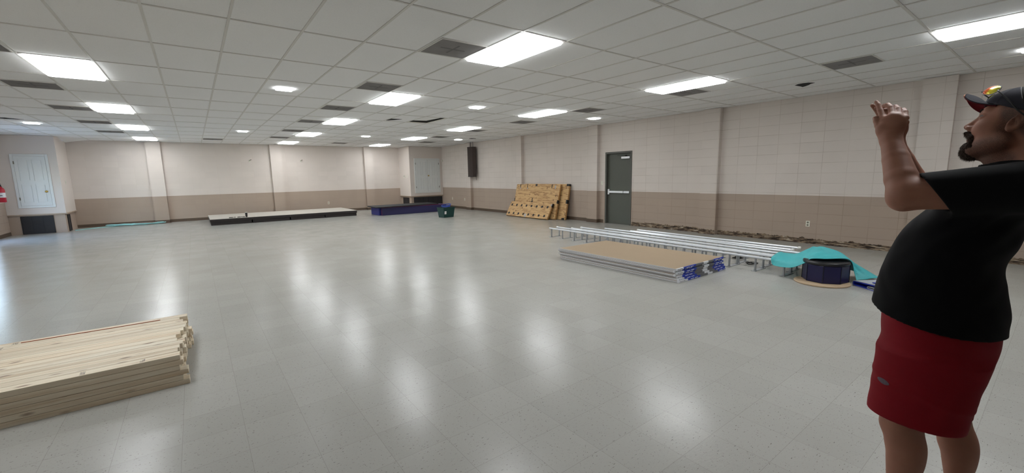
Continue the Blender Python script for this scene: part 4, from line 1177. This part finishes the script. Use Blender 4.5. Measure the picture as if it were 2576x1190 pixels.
# the rear panels are mesh of a browner grey
cap.data.materials.append(M['mesh_back'])
cent = np.empty(len(cap.data.polygons)*3, f32); cap.data.polygons.foreach_get('center', cent)
hq = to_head(cent.reshape(-1,3)); mi = ((hq[:,1]*.9 - (hq[:,2]-.08)*.55) < .014 ).astype(np.int32); cap.data.polygons.foreach_set('material_index', mi)
def brim_pts(u, v):      # u across -1..1, v out 0..1
    ang = u*.86
    bx, by = .0735*math.sin(ang), .094*math.cos(ang)+.002
    L = .088*math.cos(u*1.25)**.6 if abs(u) < .999 else 0
    L = .070*(1-abs(u)**3.2)
    x = bx*(1+.10*v); y = by + L*v
    w = v*L/.070
    z = .066 - .014*u*u + w*(.030*(1-abs(u)) - .014*abs(u)**1.6) + .006*math.sin(v*PI)*(1-abs(u))
    return (x, y, z)
def brim_mesh(dz0, dz1, name, mat, parent):
    NU_, NV_ = 40, 14; vs = []; fs = []
    for lay in (dz1, dz0):
        for i in range(NU_+1):
            for j in range(NV_+1):
                x, y, z = brim_pts(-1+2*i/NU_, j/NV_); vs.append(tuple(from_head((x, y, z+lay))))
    n1 = (NU_+1)*(NV_+1); id_ = lambda l, i, j: l*n1 + i*(NV_+1)+j
    for i in range(NU_):
        for j in range(NV_):
            fs.append((id_(0,i,j), id_(0,i,j+1), id_(0,i+1,j+1), id_(0,i+1,j))[::-1]); fs.append((id_(1,i,j), id_(1,i+1,j), id_(1,i+1,j+1), id_(1,i,j+1))[::-1])
    for i in range(NU_): fs.append((id_(0,i,NV_), id_(1,i,NV_), id_(1,i+1,NV_), id_(0,i+1,NV_)))
    for i in range(NU_): fs.append((id_(0,i,0), id_(0,i+1,0), id_(1,i+1,0), id_(1,i,0)))
    return MB().add(vs, fs).build(name, mat, parent, smooth=True, unit=1.0)
pn = np.array([0,.9,-.55]); pn /= np.linalg.norm(pn); e2 = np.array([0,.55,.9]); e2 /= np.linalg.norm(e2); o0 = np.array([0,.0156,.08])
def cap_edge(a):
    dv = np.array([math.sin(a),0,0]) + e2*math.cos(a); ts = np.linspace(.03,.14,300)
    ins = np.where(f_cap(from_head(o0+ts[:,None]*dv).astype(f32)) < 0)[0]
    return tuple(from_head(o0+dv*(ts[ins[-1]] if len(ins) else .08)))
MB().tube([cap_edge(math.radians(a)) for a in range(-96, 97, 6)], .0009, 6).build('seam_piping', plain('pale seam piping', srgb(150,150,152), .8), cap, smooth=True, unit=1.0)
brim = brim_mesh(.0005, .0035, 'brim', M['capg'], cap); brim_mesh(-.0025, .0004, 'brim_underside', M['maroon'], cap)
MB().tube([tuple(from_head(np.array(brim_pts(-1+2*i/40, 1))+np.array([0,.0005,.0005]))) for i in range(13,28)], .0026, 8).build('brim_edge', M['orange_edge'], cap, smooth=True, unit=1.0)
MB().tube([tuple(from_head(c_)) for c_ in [(0,-.004,.1335),(0,-.004,.137),(0,-.004,.1395)]], [.007,.0065,.003], 12).build('button', M['capg'], cap, smooth=True, unit=1.0)
# --- beard, brows, eyes
def f_beard(p):
    q = to_head(p); m = q.copy(); m[:,0] = np.abs(m[:,0])
    d = chain(m, [(0,.107,-.036),(.016,.101,-.041),(.031,.086,-.056),(.032,.079,-.085)], [.0075,.0085,.009,.012], .008)
    d = smin(d, ell(q, (0,.086,-.100), (.035,.027,.030)), .016)
    d = smin(d, ell(q, (0,.094,-.082), (.014,.016,.016)), .010)
    n_ = np.sin(q[:,0]*620+4*np.sin(q[:,2]*210))*np.sin(q[:,2]*330+3*np.sin(q[:,1]*260))*.0013 + np.sin(q[:,0]*260+1)*np.sin(q[:,1]*300)*np.sin(q[:,2]*190)*.0016
    d = smax(d, -cone(m, (0,.112,-.053), (.018,.10,-.053), .0045, .003), .003)
    return (d+n_)*HS
beard = mesh_sdf('beard', boxed(f_beard, (-.10,.12,1.46), (.12,.32,1.70)), (-.08,.14,1.48), (.10,.30,1.68), .0022, M['hair'], man)
bv = np.empty(len(beard.data.vertices)*3, f32); beard.data.vertices.foreach_get('co', bv); bv = bv.reshape(-1,3)
bn = np.empty(len(beard.data.vertices)*3, f32); beard.data.vertices.foreach_get('normal', bn); bn = bn.reshape(-1,3)
hr_ = np.random.default_rng(5); hb = MB()
for i in hr_.choice(len(bv), min(2600, len(bv)), replace=False):
    if bn[i] @ np.array([0,-1,0]) > .5: continue
    d_ = bn[i]*.55 + np.array([0,.25,-.75]) + hr_.normal(0,.14,3); d_ /= np.linalg.norm(d_)
    L_ = hr_.uniform(.004,.008); p0 = bv[i]-bn[i]*.001; s1 = np.cross(d_, [.3,.5,.8]); s1 /= np.linalg.norm(s1); s2 = np.cross(d_, s1)
    p1_ = p0+d_*L_ + np.array([0,0,-.0012]); r0 = .00045
    hb.add([tuple(p0+s1*r0), tuple(p0-s1*r0*.5+s2*r0*.87), tuple(p0-s1*r0*.5-s2*r0*.87), tuple(p1_)], [(0,1,3),(1,2,3),(2,0,3)])
M['strand'] = plain('brown and grey beard strands', srgb(92,78,68), .6, 0, .5, 300)
hb.build('beard_strands', M['strand'], beard, unit=1.0)
def f_brow(p):
    q = to_head(p); m = q.copy(); m[:,0] = np.abs(m[:,0])
    d = chain(m, [(.014,.102,.039),(.032,.098,.0425),(.050,.080,.0395)], [.0020,.0026,.0016], .003)
    return (d + .0008*np.sin(q[:,0]*900))*HS
mesh_sdf('eyebrows', boxed(f_brow, (-.10,.15,1.62), (.10,.28,1.72)), (-.09,.16,1.63), (.10,.27,1.71), .002, M['hair'], man)
def eye_mat():
    t = NT('eye'); sep = t.node('SeparateXYZ'); t.link(t.tc.outputs['Object'], sep.inputs[0])
    c = t.ramp(sep.outputs[1], [(.0,(.30,.25,.23)),(.0085,(.27,.22,.20)),(.0089,srgb(70,60,50)),(.0118,srgb(14,12,12))]); return t.set(c, .5, 0, None, .2)  # eye white darkened: the shade over the eye is put into its colour
M['eye'] = eye_mat()
for s_ in (-1, 1):
    b = MB(); vs = []
    for i in range(13):
        for j in range(20):
            th, ph = PI*i/12, 2*PI*j/20; vs.append((.0129*math.sin(th)*math.cos(ph), .0129*math.cos(th), .0129*math.sin(th)*math.sin(ph)))
    fs = [(i*20+j, (i+1)*20+j, (i+1)*20+(j+1)%20, i*20+(j+1)%20) for i in range(12) for j in range(20)]
    o = b.add(vs, fs).build('eye', M['eye'], man, smooth=True, unit=1.0)
    o.matrix_local = Matrix.Translation(Vector(from_head((s_*.034,.0795,.021)))) @ Matrix(HR.tolist()).to_4x4()
# --- shoes (below the picture, they carry him)
M['shoe'] = fabric('dark trainer', srgb(52,52,56)); M['sole'] = plain('white rubber sole', srgb(210,208,204), .6)
for s_ in (-1, 1):
    an = np.array(LEG[s_][3])
    def f_shoe(p):
        d = chain(p, [an+V3(0,-.03,-.045), an+V3(0,.09,-.058), an+V3(0,.165,-.066)], [.047,.045,.036], .03)
        d = smin(d, cone(p, an+V3(0,-.01,.0), an+V3(0,-.01,-.04), .046, .048), .03)
        d = smax(d, p[:,2]-.125, .01); d = smax(d, -cone(p, an+V3(0,-.002,.06), an+V3(0,-.002,-.0), .04, .037), .004)
        return np.maximum(d, .022-p[:,2])
    o = mesh_sdf('shoe', f_shoe, an+V3(-.07,-.10,-.10), an+V3(.07,.24,.06), .004, M['shoe'], man)
    pts = []
    for k in range(28):
        a = 2*PI*k/28; y = math.sin(a); x = math.cos(a)
        pts.append((an[0]+x*(.05-.008*max(0,y)), an[1]+.062+y*.148))
    MB().prism(pts, 0, .026).build('sole', M['sole'], o, bevel=.004, unit=1.0)
# --- sunglasses pushed up on the cap
def lens_mat():
    t = NT('orange mirrored lens'); sep = t.node('SeparateXYZ'); t.link(t.tc.outputs['Object'], sep.inputs[0])
    c = t.ramp(t.math('MULTIPLY_ADD', sep.outputs[0], 16.0, .5), [(.15,srgb(236,80,20)),(.42,srgb(246,120,30)),(.55,srgb(250,224,40)),(.9,srgb(240,235,80))])
    return t.set(c, .15, .25)
M['lens'] = lens_mat(); M['wire'] = plain('black plastic frame', srgb(14,14,15), .4)
gl = thing('sunglasses', 'sunglasses with orange mirrored lenses pushed up on the dark cap', 'sunglasses', (MX/S, MY/S, 0))
for s_ in (-1, 1):
    b = MB(); pts = []
    for k in range(28):
        a = 2*PI*k/28; c_, s2 = math.cos(a), math.sin(a)
        pts.append((.030*(abs(c_)**.85)*(1 if c_ > 0 else -1), .0185*(abs(s2)**.85)*(1 if s2 > 0 else -1)))
    vs = [(0,0,.004)] + [(x*.6,y*.6,.0025) for x, y in pts] + [(x,y,-.001) for x, y in pts] + [(x,y,-.003) for x, y in pts]
    fs = [(0,1+k,1+(k+1)%28) for k in range(28)]
    for r_ in range(2): fs += [(1+r_*28+k, 1+(r_+1)*28+k, 1+(r_+1)*28+(k+1)%28, 1+r_*28+(k+1)%28) for k in range(28)]
    fs.append(tuple(1+56+k for k in reversed(range(28))))
    o = b.add(vs, fs).build('lens', M['lens'], gl, smooth=True, unit=1.0)
    # lens axes in the head frame: long axis runs out and back around the cap, face looks outward
    ctr = np.array([s_*.052, .098, .101]); nrm = np.array([s_*.75, .58, .32]); nrm /= np.linalg.norm(nrm)
    lx = np.cross(np.array([0,-.25,1.]), nrm); lx /= np.linalg.norm(lx); ly = np.cross(nrm, lx)
    if s_ < 0: pass
    Rm = np.stack([HR@lx, HR@ly, HR@nrm], 1)
    m4 = Matrix(Rm.tolist()).to_4x4(); m4.translation = Vector(from_head(ctr)); o.matrix_local = m4
    rim = MB().tube([(x*1.02, y*1.03, -.002) for x, y in pts]+[(pts[0][0]*1.02, pts[0][1], -.002)], .0012, 6).build('rim', M['wire'], o, unit=1.0)
    out = ctr + lx*(.029 if (lx[0]*s_ > 0) else -.029)
    tp = [out, np.array([s_*.080,.070,.088]), np.array([s_*.0895,.035,.062]), np.array([s_*.0905,.004,.036]), np.array([s_*.086,-.02,.022])]
    MB().tube([tuple(from_head(spl([tuple(q) for q in tp], k/16))) for k in range(17)], .0022, 8).build('temple_arm', M['wire'], gl, smooth=True, unit=1.0)
inn = [np.array([s_*.018,.128,.110]) for s_ in (-1,1)]
MB().tube([tuple(from_head(c_)) for c_ in ((-.030,.118,.102),(-.012,.130,.106),(.012,.130,.106),(.030,.118,.102))], .0018, 8).build('bridge', M['wire'], gl, smooth=True, unit=1.0)

# ------------------------------------------------------------------ daylight outside the entrance, camera
w = bpy.data.worlds.new('World'); sc.world = w; w.use_nodes = True
nt = w.node_tree; sky = nt.nodes.new('ShaderNodeTexSky'); sky.sky_type = 'NISHITA'
sky.sun_elevation = math.radians(48); sky.sun_rotation = math.radians(100); sky.sun_disc = False
nt.links.new(sky.outputs[0], nt.nodes['Background'].inputs[0]); nt.nodes['Background'].inputs[1].default_value = 3.0
cam = bpy.data.cameras.new('camera'); co = bpy.data.objects.new('camera', cam); COL.objects.link(co)
F_PX, HEAD, PITCH, ROLL = 1057.183, .64298, .14436, -.01911
cam.sensor_fit = 'HORIZONTAL'; cam.sensor_width = 36; cam.lens = 36*F_PX/2576; cam.clip_start = .05; cam.clip_end = 400
ch, sh, cp, sp = math.cos(HEAD), math.sin(HEAD), math.cos(PITCH), math.sin(PITCH)
fw = Vector((sh*cp, ch*cp, -sp)); ri = Vector((ch, -sh, 0)); up = ri.cross(fw)
R1 = ri*math.cos(ROLL) + up*math.sin(ROLL); U1 = -ri*math.sin(ROLL) + up*math.cos(ROLL)
m = Matrix((R1, U1, -fw)).transposed().to_4x4(); m.translation = Vector((-9.34205, -15.62, 4.9))*S
co.matrix_world = m; sc.camera = co
sc.view_settings.view_transform = 'Standard'; sc.view_settings.look = 'None'; sc.view_settings.gamma = 1
sc.view_settings.use_curve_mapping = False; sc.view_settings.exposure = 0.0
